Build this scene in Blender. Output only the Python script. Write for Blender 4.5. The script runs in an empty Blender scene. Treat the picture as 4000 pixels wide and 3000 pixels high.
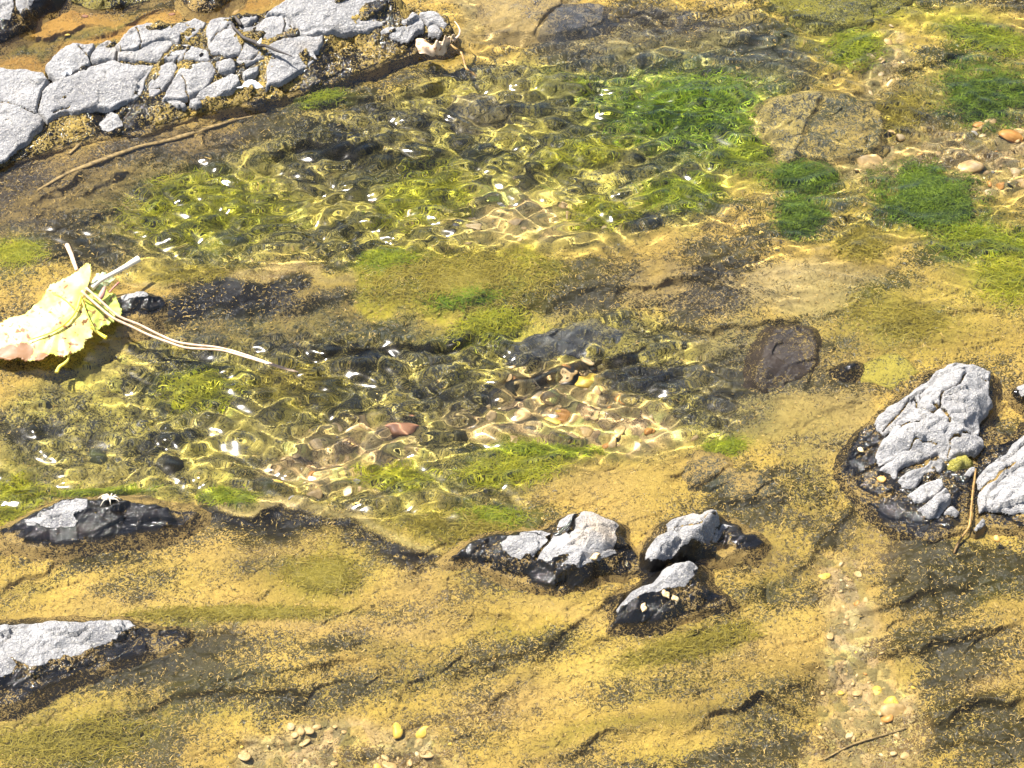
import bpy, math, numpy as np
sc = bpy.context.scene
R = math.radians
# ------------------------------------------------------------------ camera, sky, sun, exposure
TH = R(42.0); FPX = 5530.0; CAMP = np.array([0.0, -1.5*math.cos(R(48)), 1.5*math.sin(R(48))])
cd = bpy.data.cameras.new('camera'); cam = bpy.data.objects.new('camera', cd); sc.collection.objects.link(cam)
cam.location = CAMP*10; cam.rotation_euler = (TH, 0, 0)
cd.sensor_width = 36; cd.lens = 36*FPX/2212; cd.clip_start = .5; cd.clip_end = 600
sc.camera = cam
sc.unit_settings.scale_length = .1     # one unit is ten centimetres; lengths below are in metres and scaled when done
SUN_EL, SUN_AZ = R(62), R(-64)            # azimuth measured clockwise from the far side (+Y)
w = bpy.data.worlds.new('World'); sc.world = w; w.use_nodes = True
nt = w.node_tree; sky = nt.nodes.new('ShaderNodeTexSky'); sky.sky_type = 'NISHITA'; sky.sun_disc = False
sky.sun_elevation = SUN_EL; sky.sun_rotation = SUN_AZ; sky.dust_density = 2.0
nt.links.new(sky.outputs[0], nt.nodes['Background'].inputs[0]); nt.nodes['Background'].inputs[1].default_value = .07
ld = bpy.data.lights.new('sun', 'SUN'); ld.energy = 5.0; ld.angle = R(.5); ld.color = (1, .955, .88)
ld.cycles.is_caustics_light = True
lo = bpy.data.objects.new('sun', ld); sc.collection.objects.link(lo)
lo.rotation_euler = (-(math.pi/2-SUN_EL), 0, -SUN_AZ)
sc.view_settings.view_transform = 'Standard'; sc.view_settings.look = 'None'
sc.view_settings.exposure = 1.6; sc.view_settings.gamma = 1
cy = sc.cycles
cy.use_denoising = True; cy.max_bounces = 9; cy.diffuse_bounces = 2; cy.glossy_bounces = 2; cy.transmission_bounces = 5
cy.caustics_reflective = False; cy.sample_clamp_indirect = 6; cy.blur_glossy = .3

# ------------------------------------------------------------------ numbers
rng = np.random.default_rng(7)
TAB = np.random.default_rng(3).random((8, 256, 256)).astype(np.float32)
def vnoise(x, y, s, k=0):
    """value noise, feature size s (metres), in -1..1"""
    x = np.asarray(x)/s + 37.3*k + 500; y = np.asarray(y)/s + 91.7*k + 500
    xi = np.floor(x).astype(int); yi = np.floor(y).astype(int); fx = x-xi; fy = y-yi
    fx = fx*fx*(3-2*fx); fy = fy*fy*(3-2*fy); T = TAB[k % 8]
    a = T[xi & 255, yi & 255]; b = T[(xi+1) & 255, yi & 255]; c = T[xi & 255, (yi+1) & 255]; d = T[(xi+1) & 255, (yi+1) & 255]
    return ((a*(1-fx)+b*fx)*(1-fy)+(c*(1-fx)+d*fx)*fy)*2-1
def fbm(x, y, s, o=4, k=0):
    r = 0; a = 1; t = 0
    for i in range(o):
        r = r+a*vnoise(x, y, s, k+i); t += a; a *= .5; s *= .5
    return r/t*1.5
def P(u, v, z=0.0):
    """photo position (in a 2212 x 1659 frame) at height z -> ground position"""
    u = np.asarray(u, float); v = np.asarray(v, float); z = np.asarray(z, float)
    cx = (u-1106)/FPX; cyy = -(v-829.5)/FPX
    dy = cyy*math.cos(TH)+math.sin(TH); dz = cyy*math.sin(TH)-math.cos(TH)
    t = (z-CAMP[2])/dz
    return CAMP[0]+cx*t, CAMP[1]+dy*t
def proj(x, y, z=0.0):
    X = x-CAMP[0]; Y = y-CAMP[1]; Z = z-CAMP[2]
    c, s = math.cos(TH), math.sin(TH)
    yy = Y*c+Z*s; zz = -Y*s+Z*c
    return 1106+FPX*X/(-zz), 829.5-FPX*yy/(-zz)
def app(z):                              # height at which a submerged point seems to lie
    return np.where(np.asarray(z) < 0, np.asarray(z)*.647, z)
def sdf(px, py, poly):
    """signed distance to a polygon, positive inside"""
    d = np.full(px.shape, 1e9); ins = np.zeros(px.shape, bool); n = len(poly)
    for i in range(n):
        ax, ay = poly[i]; bx, by = poly[(i+1) % n]
        ex, ey = bx-ax, by-ay; L = ex*ex+ey*ey+1e-18
        t = np.clip(((px-ax)*ex+(py-ay)*ey)/L, 0, 1)
        d = np.minimum(d, (px-ax-t*ex)**2+(py-ay-t*ey)**2)
        c = (ay > py) != (by > py)
        ins ^= c & (px < ex*(py-ay)/(ey if abs(ey) > 1e-12 else 1e-12)+ax)
    d = np.sqrt(d); return np.where(ins, d, -d)
def dline(px, py, pts):
    """distance to a polyline and the side (+ = image-upper side when drawn left to right)"""
    d = np.full(px.shape, 1e9); sgn = np.zeros(px.shape); tt = np.zeros(px.shape); n = len(pts)-1
    for i in range(n):
        ax, ay = pts[i]; bx, by = pts[i+1]; ex, ey = bx-ax, by-ay; L = ex*ex+ey*ey+1e-18
        t = np.clip(((px-ax)*ex+(py-ay)*ey)/L, 0, 1); q = np.hypot(px-ax-t*ex, py-ay-t*ey)
        m = q < d; d = np.where(m, q, d); sgn = np.where(m, np.sign(ey*(px-ax)-ex*(py-ay)), sgn); tt = np.where(m, (i+t)/n, tt)
    return d, sgn, tt
def rbf(pts, vals, c):
    pts = np.asarray(pts, float); vals = np.asarray(vals, float); m = vals.mean()
    D = np.sqrt(((pts[:, None]-pts[None])**2).sum(-1)+c*c)
    wt = np.linalg.solve(D+np.eye(len(pts))*1e-6*D.max(), vals-m)
    def f(x, y):
        r = np.full(np.shape(x), m)
        for (a, b), k in zip(pts, wt): r = r+k*np.sqrt((x-a)**2+(y-b)**2+c*c)
        return r
    return f
def sm(a, b, x):
    t = np.clip((x-a)/(b-a), 0, 1); return t*t*(3-2*t)

# ------------------------------------------------------------------ mesh and object helpers
def mesh(name, co, faces, attrs={}, smooth=True):
    co = np.asarray(co, np.float32).reshape(-1, 3); faces = np.asarray(faces, np.int32); k = faces.shape[1]
    m = bpy.data.meshes.new(name); m.vertices.add(len(co)); m.vertices.foreach_set('co', co.ravel())
    m.loops.add(faces.size); m.loops.foreach_set('vertex_index', faces.ravel())
    m.polygons.add(len(faces)); m.polygons.foreach_set('loop_start', np.arange(0, faces.size, k, dtype=np.int32))
    m.update(); m.validate()
    m.polygons.foreach_set('use_smooth', np.full(len(m.polygons), smooth))
    for a, v in attrs.items():
        v = np.asarray(v, np.float32)
        if v.ndim == 1:
            at = m.attributes.new(a, 'FLOAT', 'POINT'); at.data.foreach_set('value', v)
        else:
            at = m.attributes.new(a, 'FLOAT_COLOR', 'POINT')
            at.data.foreach_set('color', np.concatenate([v, np.ones((len(v), 1), np.float32)], 1).ravel())
    return m
def link(name, m, mat=None, parent=None):
    o = bpy.data.objects.new(name, m); sc.collection.objects.link(o)
    if mat and not len(m.materials): m.materials.append(mat)
    if parent: o.parent = parent
    o.cycles.is_caustics_receiver = True
    return o
def tag(o, label=None, cat=None, group=None, kind=None):
    if label: o['label'] = label
    if cat: o['category'] = cat
    if group: o['group'] = group
    if kind: o['kind'] = kind
    return o
def empty(name, loc):
    o = bpy.data.objects.new(name, None); sc.collection.objects.link(o); o.location = loc; o.empty_display_size = .01
    return o
def place(o, parent):                    # keep world-space geometry under an Empty
    o.parent = parent; o.location = [-a for a in parent.location]; return o
def gridfaces(ny, nx):
    i = np.arange(ny*nx).reshape(ny, nx)
    return np.stack([i[:-1, :-1], i[:-1, 1:], i[1:, 1:], i[1:, :-1]], -1).reshape(-1, 4)
def tube(path, rad, n=6, cap=True):
    path = np.asarray(path, float); rad = np.broadcast_to(np.asarray(rad, float), (len(path),))
    t = np.gradient(path, axis=0); t /= np.linalg.norm(t, axis=1)[:, None]+1e-12
    up = np.array([.13, .21, .97]); a = np.cross(t, up); a /= np.linalg.norm(a, axis=1)[:, None]+1e-12; b = np.cross(a, t)
    an = np.arange(n)*2*math.pi/n
    co = path[:, None]+rad[:, None, None]*(np.cos(an)[None, :, None]*a[:, None]+np.sin(an)[None, :, None]*b[:, None])
    K = len(path); i = np.arange(K*n).reshape(K, n); j = np.roll(i, -1, 1)
    f = np.stack([i[:-1], j[:-1], j[1:], i[1:]], -1).reshape(-1, 4)
    co = co.reshape(-1, 3)
    if cap:
        c0 = len(co); co = np.vstack([co, path[0], path[-1]])
        e = [[i[0, q], c0, c0, i[0, (q+1) % n]] for q in range(n)]+[[i[-1, q], i[-1, (q+1) % n], c0+1, c0+1] for q in range(n)]
        f = np.vstack([f, e])
    return co, f
def spline(pts, n):
    pts = np.asarray(pts, float); k = len(pts); t = np.linspace(0, k-1, n); i = np.clip(t.astype(int), 0, k-2); f = (t-i)[:, None]
    p0 = pts[np.clip(i-1, 0, k-1)]; p1 = pts[i]; p2 = pts[i+1]; p3 = pts[np.clip(i+2, 0, k-1)]
    return .5*((2*p1)+(-p0+p2)*f+(2*p0-5*p1+4*p2-p3)*f*f+(-p0+3*p1-3*p2+p3)*f**3)
def qmesh(name, co, f, attrs={}, smooth=True):      # quads that may be degenerate -> ngons via python
    m = bpy.data.meshes.new(name)
    m.from_pydata([tuple(c) for c in co], [], [list(dict.fromkeys(map(int, q))) for q in f]); m.update()
    for p in m.polygons: p.use_smooth = smooth
    for a, v in attrs.items():
        at = m.attributes.new(a, 'FLOAT', 'POINT'); at.data.foreach_set('value', np.asarray(v, np.float32))
    return m

# ------------------------------------------------------------------ materials
class N:
    def __init__(s, name):
        s.m = bpy.data.materials.new(name); s.m.use_nodes = True; s.t = s.m.node_tree; s.b = s.t.nodes['Principled BSDF']; s.out = s.t.nodes['Material Output']
    def n(s, typ, ins={}, **kw):
        x = s.t.nodes.new('ShaderNode'+typ)
        for k, v in kw.items(): setattr(x, k, v)
        for k, v in ins.items(): s.set(x.inputs[k], v)
        return x
    def set(s, sock, v):
        if isinstance(v, bpy.types.NodeSocket): s.t.links.new(v, sock)
        else: sock.default_value = v if not (isinstance(v, tuple) and len(v) == 3 and sock.type == 'RGBA') else (*v, 1)
    def math(s, op, a, b=0.0, clamp=False): return s.n('Math', {0: a, 1: b}, operation=op, use_clamp=clamp).outputs[0]
    def mix(s, f, a, b):
        x = s.n('Mix', data_type='RGBA'); s.set(x.inputs[0], f); s.set(x.inputs[6], a); s.set(x.inputs[7], b); return x.outputs[2]
    def mulc(s, a, f):
        x = s.n('Mix', data_type='RGBA', blend_type='MULTIPLY'); s.set(x.inputs[0], 1.0); s.set(x.inputs[6], a); s.set(x.inputs[7], f); return x.outputs[2]
    def noise(s, scale, detail=3, dist=0.0, rough=.5, vec=None):
        d = {'Scale': scale, 'Detail': detail, 'Distortion': dist, 'Roughness': rough}
        if vec is not None: d['Vector'] = vec
        return s.n('TexNoise', d).outputs[0]
    def ramp(s, x, lo, hi): return s.n('MapRange', {0: x, 1: lo, 2: hi, 3: 0.0, 4: 1.0}).outputs[0]
    def pos(s): return s.n('VectorMath', {0: s.n('NewGeometry').outputs['Position'], 'Scale': .1}, operation='SCALE').outputs[0]
    def attr(s, name, out='Fac'): return s.n('Attribute', attribute_name=name).outputs[out]

def make_stone():
    k = N('creek stone'); pos = k.pos()
    under = k.attr('under', 'Color'); film = k.attr('film', 'Color'); cov = k.attr('cov'); dry = k.attr('dry')
    n1 = k.noise(330, 5, 1.6, .68, pos); n2 = k.noise(1150, 2, .8, .6, pos); n3 = k.noise(60, 3, .5, .6, pos); n4 = k.noise(2300, 1, 0, .5, pos)
    s = k.math('ADD', k.math('MULTIPLY', n1, .62), k.math('MULTIPLY', n2, .38))
    thr = k.math('SUBTRACT', .64, k.math('MULTIPLY', cov, .30))
    thr = k.math('ADD', thr, k.math('MULTIPLY', k.math('SUBTRACT', n3, .5), .14))
    speck = k.ramp(k.math('SUBTRACT', s, thr), -.03, .05)
    filmv = k.mulc(film, k.n('CombineColor', {0: k.ramp(n4, -1.0, .75), 1: k.ramp(n4, -1.0, .75), 2: k.ramp(n4, -.9, .85)}).outputs[0])
    undv = k.mulc(under, k.n('CombineColor', {0: k.ramp(n3, .0, .6), 1: k.ramp(n3, .0, .6), 2: k.ramp(n3, .0, .6)}).outputs[0])
    wetc = k.mix(speck, undv, filmv)
    # dry stone: blue-grey matrix with cream flecks, faint rust
    f1 = k.noise(800, 3, .5, .65, pos); f2 = k.noise(45, 4, .4, .6, pos); f3 = k.noise(1400, 1, 0, .5, pos); f4 = k.noise(22, 2, 0, .5, pos)
    g = k.mix(k.ramp(f2, .3, .7), (.215, .21, .212), (.40, .39, .385))
    g = k.mix(k.ramp(f1, .53, .68), g, (.60, .56, .49))
    g = k.mix(k.ramp(f3, .62, .74), g, (.17, .17, .19))
    g = k.mix(k.math('MULTIPLY', k.ramp(f4, .60, .75), .5), g, (.50, .38, .24))
    ed = k.math('ADD', dry, k.math('MULTIPLY', k.math('SUBTRACT', k.noise(240, 3, .8, .65, pos), .5), .8))
    dm = k.ramp(ed, .46, .54)
    k.set(k.b.inputs['Base Color'], k.mix(dm, wetc, g))
    wr = k.math('ADD', .08, k.math('MULTIPLY', speck, .5))
    rr = k.n('Mix', {0: dm, 2: wr, 3: .8}).outputs[0]
    k.set(k.b.inputs['Roughness'], rr)
    hb = k.math('ADD', k.math('MULTIPLY', n1, 1.0), k.math('MULTIPLY', n2, .45))
    hb = k.math('ADD', hb, k.math('MULTIPLY', k.math('MULTIPLY', k.math('ADD', f1, k.noise(260, 4, .6, .7, pos)), dm), .9))
    hb = k.math('ADD', hb, k.math('MULTIPLY', k.math('MULTIPLY', n4, k.math('SUBTRACT', 1.0, dm)), .25))
    st = k.math('ADD', .35, k.math('MULTIPLY', .65, k.math('MAXIMUM', dm, speck)))
    bp = k.n('Bump', {'Strength': st, 'Distance': .022, 'Height': hb})
    k.set(k.b.inputs['Normal'], bp.outputs[0])
    return k.m
STONE = make_stone()

def make_water():
    k = N('stream water'); k.t.nodes.remove(k.b)
    g = k.n('BsdfRefraction', {'Color': (1, 1, 1), 'Roughness': 0.0, 'IOR': 1.333}); r = k.n('BsdfGlossy', {'Color': (1, 1, 1), 'Roughness': .115})
    mx = k.n('MixShader', {0: k.n('Fresnel', {'IOR': 1.333}).outputs[0], 1: g.outputs[0], 2: r.outputs[0]}); k.set(k.out.inputs[0], mx.outputs[0]); return k.m
WATER = make_water()

def make_fibre(name, a, b, tr=.35):
    k = N(name); t = k.attr('tint'); c = k.mix(t, a, b)
    k.set(k.b.inputs['Base Color'], c); k.b.inputs['Roughness'].default_value = .6
    tl = k.n('BsdfTranslucent', {'Color': c}); mx = k.n('MixShader', {0: tr, 1: k.b.outputs[0], 2: tl.outputs[0]}); k.set(k.out.inputs[0], mx.outputs[0]); return k.m
def make_plain(name, a, b, scale=300, rough=.6, tr=0.0, bump=.3, spec=.5):
    k = N(name); pos = k.n('VectorMath', {0: k.n('TexCoord').outputs['Object'], 'Scale': .1}, operation='SCALE').outputs[0]; n = k.noise(scale, 4, .4, .6, pos)
    c = k.mix(k.ramp(n, .35, .65), a, b); k.set(k.b.inputs['Base Color'], c); k.b.inputs['Roughness'].default_value = rough
    k.b.inputs['Specular IOR Level'].default_value = spec
    bp = k.n('Bump', {'Strength': bump, 'Distance': .006, 'Height': n}); k.set(k.b.inputs['Normal'], bp.outputs[0])
    if tr:
        tl = k.n('BsdfTranslucent', {'Color': c}); mx = k.n('MixShader', {0: tr, 1: k.b.outputs[0], 2: tl.outputs[0]}); k.set(k.out.inputs[0], mx.outputs[0])
    return k.m

# ------------------------------------------------------------------ the stream bed: depth map (mm) and cover maps on a raster
U0, V0, ST = -400, -400, 4
gu, gv = np.meshgrid(np.arange(U0, 2616, ST, dtype=float), np.arange(V0, 2064, ST, dtype=float))
CP = """0 60 -6;150 90 -7;300 20 -6;500 10 -7;0 140 -5;600 -40 -7;-300 100 -8;-300 -300 -10;900 -300 -10;2000 -300 -12;2500 -200 -12;
0 400 -4;150 380 -6;300 330 -7;100 480 -7;250 450 -16;0 540 -4;100 600 -3;0 640 -3;500 290 -12;700 230 -10;450 300 -9;-300 500 -4;-300 900 -8;-300 1300 -8;-300 1900 -9;
400 450 -34;600 450 -38;800 420 -40;600 340 -26;800 300 -30;1000 250 -30;1000 400 -38;1200 300 -34;1200 430 -34;1400 430 -26;1350 250 -30;700 530 -28;1000 500 -28;450 530 -26;330 550 -22;1300 490 -20;
1000 50 -9;1150 50 -8;1300 80 -12;1100 150 -15;900 180 -18;1500 80 -12;1500 200 -26;1600 300 -20;1700 130 -15;
1750 250 -18;1900 150 -12;2100 150 -11;2000 300 -9;2150 350 -8;1900 420 -11;1700 420 -15;1600 480 -13;2150 480 -11;1900 560 -9;1700 580 -9;2150 620 -8;1900 20 -11;2150 20 -9;2500 400 -9;2500 900 -7;
350 610 -2.5;500 603 -2;700 592 -2;850 575 -2.5;1000 570 -3;1150 570 -5;1000 640 -4;850 640 -5;450 680 -9;650 690 -12;850 690 -12;1050 690 -12;1250 620 -11;1400 620 -11;1550 640 -9;
200 760 -9;350 760 -15;500 800 -22;700 780 -25;900 780 -27;300 880 -22;500 900 -30;800 900 -34;1000 900 -33;1200 880 -28;1400 880 -22;1500 950 -12;1100 750 -22;1350 760 -16;300 990 -20;500 1010 -25;700 1010 -28;900 1010 -25;1050 980 -17;1300 940 -17;100 900 -12;100 1000 -10;0 850 -5;0 1000 -7;700 1085 -15;900 1075 -15;500 1065 -12;200 1050 -7;
1000 1080 -9;950 1150 -7;850 1150 -6;1200 1020 -5;1400 1010 -4;1600 1010 -5;1700 1000 -6;1200 1080 -5;1500 1090 -6;1700 1100 -7;1750 900 -6;1600 880 -11;1900 800 -5;2000 740 -5;1800 700 -7;
300 1200 -6;500 1180 -3;700 1180 -4;800 1230 -5;500 1280 -5;200 1290 -5;100 1240 -8;0 1290 -6;700 1330 -4;400 1330 -4;900 1300 -6;1100 1350 -6;600 1380 -3;500 1450 -6;300 1500 -8;100 1520 -9;900 1420 -7;1150 1450 -8;0 1640 -8;400 1620 -8;700 1600 -10;1000 1580 -9;1300 1500 -7;1500 1450 -6;1650 1400 -7;1400 1600 -6;1800 1300 -9;1850 1450 -10;1850 1600 -11;2000 1350 -7;2100 1300 -6;2150 1450 -8;2100 1600 -9;1650 1600 -7;1750 1200 -7;500 1950 -9;1500 1950 -9;2500 1500 -9;2500 1950 -9"""
cp = np.array([[float(q) for q in p.split()] for p in CP.replace('\n', '').split(';') if p.strip()])
H = rbf(cp[:, :2], cp[:, 2], 25)(gu, gv)
gx, gy = P(gu, gv)
def wob(s=22, k=0): return gu+s*fbm(gx, gy, .022, 4, k), gv+s*fbm(gx, gy, .022, 4, k+3)
wu, wv = wob()
H = np.where(H > -11, H*1.55, H-6.05*np.exp(-(-11-H)/6))
def mask(poly, soft):
    return sm(-soft, soft, sdf(wu, wv, poly))
def blob(u, v, a, b, rot=0, p=2):
    c, s = math.cos(R(rot)), math.sin(R(rot)); du, dv = wu-u, wv-v
    q = ((du*c+dv*s)/a)**2+((-du*s+dv*c)/b)**2
    return np.exp(-q**(p/2))
def step(pts, amp, back, front=8):
    """a stratum edge: rises gently on the far side, drops sharply towards the viewer"""
    global H
    d, s, t = dline(wu, wv, pts); e = np.clip(np.minimum(t, 1-t)*6, 0, 1)
    H = H+1.6*amp*e*np.where(s > 0, np.exp(-d/back), np.exp(-d/front))
def groove(pts, dep, wid):
    global H
    d, s, t = dline(wu, wv, pts); e = np.clip(np.minimum(t, 1-t)*8, 0, 1)
    H = H-dep*e*np.exp(-(d/wid)**2)
step([(430, 1098), (600, 1103), (740, 1135), (860, 1190), (950, 1200)], 3.2, 30, 10)
step([(400, 612), (520, 606), (700, 596), (820, 596)], 1.6, 30, 8)
groove([(-20, 1300), (130, 1222), (300, 1172), (420, 1130)], 6, 14)
groove([(1385, 1240), (1270, 1345), (1150, 1475)], 3.5, 8)
groove([(1150, 1478), (1040, 1545), (830, 1600)], 2.2, 6)
groove([(860, 1260), (960, 1205), (1020, 1190)], 3, 7)
groove([(1320, 1330), (1480, 1400), (1600, 1330), (1720, 1240)], 3.5, 14)
step([(1180, 1650), (1440, 1530), (1640, 1505), (1790, 1470)], 4, 40, 10)
step([(1300, 1590), (1480, 1560), (1660, 1500), (1770, 1560), (1780, 1650)], 4, 40, 9)
step([(1850, 1420), (1990, 1400), (2100, 1350), (2230, 1330)], 4, 40, 9)
step([(1830, 1330), (1950, 1290), (2010, 1240), (2120, 1250)], 4, 40, 9)
step([(1980, 1590), (2060, 1540), (2230, 1500)], 5, 40, 10)
step([(1190, 1450), (1380, 1330), (1510, 1370), (1640, 1340)], 3, 40, 9)
step([(300, 1480), (520, 1440), (760, 1420), (900, 1380)], 2.5, 40, 10)
step([(80, 1580), (420, 1500), (700, 1490)], 3, 40, 10)
step([(1500, 1075), (1600, 1055), (1700, 1060), (1760, 1120)], 3, 40, 9)
step([(0, 600), (120, 585), (260, 590)], 2, 20, 8)
for q in [[(-40, 455), (90, 420), (200, 360), (320, 330)], [(-40, 500), (120, 455), (260, 390), (360, 350)], [(-40, 540), (90, 500), (200, 470), (280, 440)], [(120, 345), (220, 320), (330, 292), (470, 262)], [(40, 390), (160, 350), (260, 325)]]: step(q, 2.6, 26, 8)
for q in [[(430, 1480), (600, 1430), (800, 1400)], [(150, 1560), (330, 1500), (480, 1480)], [(900, 1500), (1040, 1440), (1180, 1400)], [(560, 1250), (700, 1200), (860, 1230)], [(1000, 1320), (1150, 1330), (1260, 1370)], [(1180, 1080), (1320, 1050), (1460, 1060)], [(1690, 1240), (1790, 1160), (1850, 1060)], [(1880, 1290), (2000, 1200), (2150, 1190)], [(1700, 960), (1780, 880), (1850, 850)], [(1950, 1640), (2060, 1600), (2230, 1590)], [(380, 1650), (520, 1600), (700, 1590)]]: step(q, 2.6, 34, 9)
step([(1200, 640), (1330, 600), (1480, 590), (1620, 620)], 4, 40, 10)
step([(1750, 680), (1850, 650), (1990, 650)], 3, 40, 10)
step([(1480, 700), (1600, 690), (1750, 690)], 4, 30, 10)
step([(20, 110), (150, 60), (240, 40)], 4, 20, 6)
step([(0, 95), (120, 70), (200, 45), (330, 35)], 4, 16, 6)
step([(180, 75), (300, 45), (390, 20)], 4, 16, 6)
step([(1860, 55), (1990, 40), (2212, 60)], 3, 30, 10)
step([(1880, 200), (1960, 140), (2080, 110)], 4, 40, 10)
step([(550, 235), (800, 205), (1000, 190)], 5, 30, 12)
step([(500, 330), (760, 300), (860, 320), (1000, 350)], 8, 40, 14)
step([(1100, 360), (1250, 345), (1420, 345)], 6, 40, 12)
step([(650, 750), (830, 740), (1050, 720)], 6, 40, 12)
step([(1000, 830), (1200, 790), (1330, 760), (1430, 740)], 7, 40, 14)
# gentle strata relief everywhere, running up to the right
a = R(14); sx = gx*math.cos(a)+gy*math.sin(a); sy = -gx*math.sin(a)+gy*math.cos(a)
H += 2.8*(1-2*np.abs(fbm(sx*.35, sy, .03, 4, 2)))*np.clip(-H/12, .3, 1.2)
POOL1 = [(210, 560), (330, 400), (420, 330), (620, 260), (880, 190), (1000, 150), (1250, 130), (1500, 130), (1680, 170), (1640, 300), (1560, 400), (1480, 500), (1200, 540), (780, 560), (500, 590), (330, 600)]
POOL2 = [(-20, 1110), (-20, 900), (150, 780), (330, 730), (600, 700), (800, 710), (1100, 690), (1350, 660), (1560, 720), (1600, 850), (1560, 960), (1380, 980), (1180, 1010), (1100, 1090), (950, 1140), (760, 1130), (560, 1090), (240, 1070)]
pool = np.maximum(mask(POOL1, 40), mask(POOL2, 40))
gravel = np.clip(mask([(1840, 300), (1960, 270), (2100, 270), (2260, 250), (2260, 430), (2120, 440), (2000, 390), (1860, 400), (1700, 370)], 25)
    + mask([(1080, 870), (1100, 800), (1180, 775), (1290, 780), (1300, 830), (1430, 880), (1480, 950), (1300, 990), (1150, 960), (1000, 930), (950, 890)], 25)
    + mask([(560, 1060), (640, 950), (700, 920), (800, 900), (900, 940), (860, 1020), (800, 1070)], 25)
    + mask([(1740, 1660), (1780, 1500), (1790, 1350), (1760, 1200), (1850, 1200), (1880, 1350), (1960, 1460), (1990, 1560), (1990, 1680)], 25)
    + mask([(500, 1680), (540, 1590), (640, 1555), (800, 1560), (960, 1590), (1010, 1680)], 25)
    + mask([(1880, 150), (1900, 90), (1950, 70), (1960, 120), (1900, 220), (1850, 260)], 14)
    + .8*mask([(880, 390), (1100, 420), (1300, 460), (1350, 500), (1100, 520), (860, 490)], 30), 0, 1)
H = H-2.0*gravel
H = np.where(H > -2.0, -2.0+1.2*np.tanh((H+2.0)/1.2), H)

# cover: bare colour, silt colour, silt coverage
shp = gu.shape+(3,)
UND = np.empty(shp); UND[:] = (.058, .046, .011); FIL = np.empty(shp); FIL[:] = (.74, .49, .115); COV = np.full(gu.shape, .535)
def paint(m, und=None, fil=None, cov=None):
    global COV
    if und: UND[:] = UND*(1-m[..., None])+np.array(und)*m[..., None]
    if fil: FIL[:] = FIL*(1-m[..., None])+np.array(fil)*m[..., None]
    if cov is not None: COV = COV*(1-m)+cov*m
paint(pool, (.035, .032, .009), (.60, .48, .12), .5)
for q in [(700, 315, 150, 34, -8), (1100, 345, 130, 20, -4), (1010, 160, 120, 26, 0), (860, 250, 90, 30, 0), (560, 505, 160, 26, 6), (760, 745, 260, 34, 0), (90, 950, 130, 50, 0), (960, 860, 110, 34, 0), (1350, 800, 130, 40, 0), (500, 780, 120, 30, 10), (330, 960, 90, 40, 0), (1430, 360, 70, 30, 0), (720, 1000, 80, 20, 0), (310, 480, 50, 60, 0)]:
    paint(.85*blob(*q), (.018, .016, .008), (.34, .28, .08), .22)
for q in [(660, 970, 120, 30, -10), (1150, 880, 200, 50, 0), (1150, 490, 160, 30, 0), (560, 420, 120, 40, 0), (1050, 420, 130, 36, 0), (420, 910, 130, 24, 12), (1400, 930, 120, 30, 0), (1330, 350, 90, 20, 0), (1090, 200, 110, 26, 0)]:
    paint(.7*blob(*q), (.12, .10, .02), (.66, .52, .16), .72)
paint(mask([(-400, 380), (0, 330), (160, 310), (420, 270), (560, 280), (360, 420), (300, 560), (160, 560), (-400, 600)], 30), (.035, .025, .012), (.36, .24, .09), .38)   # brown slope
paint(mask([(-400, -400), (900, -400), (840, 0), (560, 30), (330, 60), (100, 150), (0, 160), (-400, 200)], 20), (.10, .06, .012), (.56, .30, .06), .72)    # amber back channel
for q in [(150, 78, 80, 9, -14), (250, 55, 70, 8, -12), (60, 112, 70, 9, -14), (330, 10, 90, 22, -10), (200, 100, 60, 6, -14)]:
    paint(blob(*q), (.035, .035, .008), (.22, .18, .03), .35)
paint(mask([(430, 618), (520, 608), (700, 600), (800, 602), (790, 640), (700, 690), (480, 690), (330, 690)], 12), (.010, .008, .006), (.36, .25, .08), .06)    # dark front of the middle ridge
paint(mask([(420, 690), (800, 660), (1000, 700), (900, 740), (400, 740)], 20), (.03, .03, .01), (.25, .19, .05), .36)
paint(mask([(270, 600), (500, 585), (780, 570), (800, 590), (520, 604), (300, 618)], 6), (.2, .13, .05), (.56, .40, .16), .8)
paint(mask([(780, 560), (830, 535), (950, 545), (1150, 545), (1210, 560), (1190, 610), (1100, 640), (980, 680), (800, 680), (760, 650)], 12), (.10, .105, .006), (.56, .46, .03), .62)    # mossy mound
paint(blob(1010, 640, 80, 20, -8), (.02, .05, .002), (.10, .17, .008), .6)
paint(mask([(1180, 690), (1190, 600), (1350, 570), (1600, 560), (1650, 640), (1500, 680), (1300, 650)], 18), (.035, .028, .014), (.40, .28, .11), .40)
paint(mask([(1560, 590), (1750, 560), (1900, 600), (1880, 650), (1760, 690), (1620, 660)], 20), None, (.62, .46, .20), .75)
paint(mask([(1100, 60), (1600, 30), (1760, 120), (1740, 200), (1500, 150), (1200, 150)], 25), (.05, .042, .022), (.40, .31, .14), .5)
paint(mask([(960, -60), (1260, -60), (1230, 60), (1000, 80)], 16), None, (.58, .43, .17), .72)
paint(mask([(1250, 40), (1450, 10), (1560, 40), (1500, 100), (1300, 110)], 20), (.05, .04, .025), (.36, .28, .14), .42)
for q in [(1850, 20, 160, 40, 0), (2100, 40, 140, 30, 8), (1750, 90, 90, 30, 0), (2130, 190, 120, 80, 0), (1930, 690, 150, 70, 0), (2140, 600, 120, 60, 10), (1480, 245, 190, 90, 0)]:
    paint(.8*blob(*q), (.05, .06, .006), (.36, .31, .035), .55)
paint(blob(1960, 260, 110, 60, -30), (.04, .035, .016), (.36, .27, .10), .42)
paint(gravel, (.16, .10, .035), (.64, .46, .19), .78)
paint(blob(1700, 780, 140, 80, 0), (.03, .025, .012), (.36, .26, .09), .36)
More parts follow.
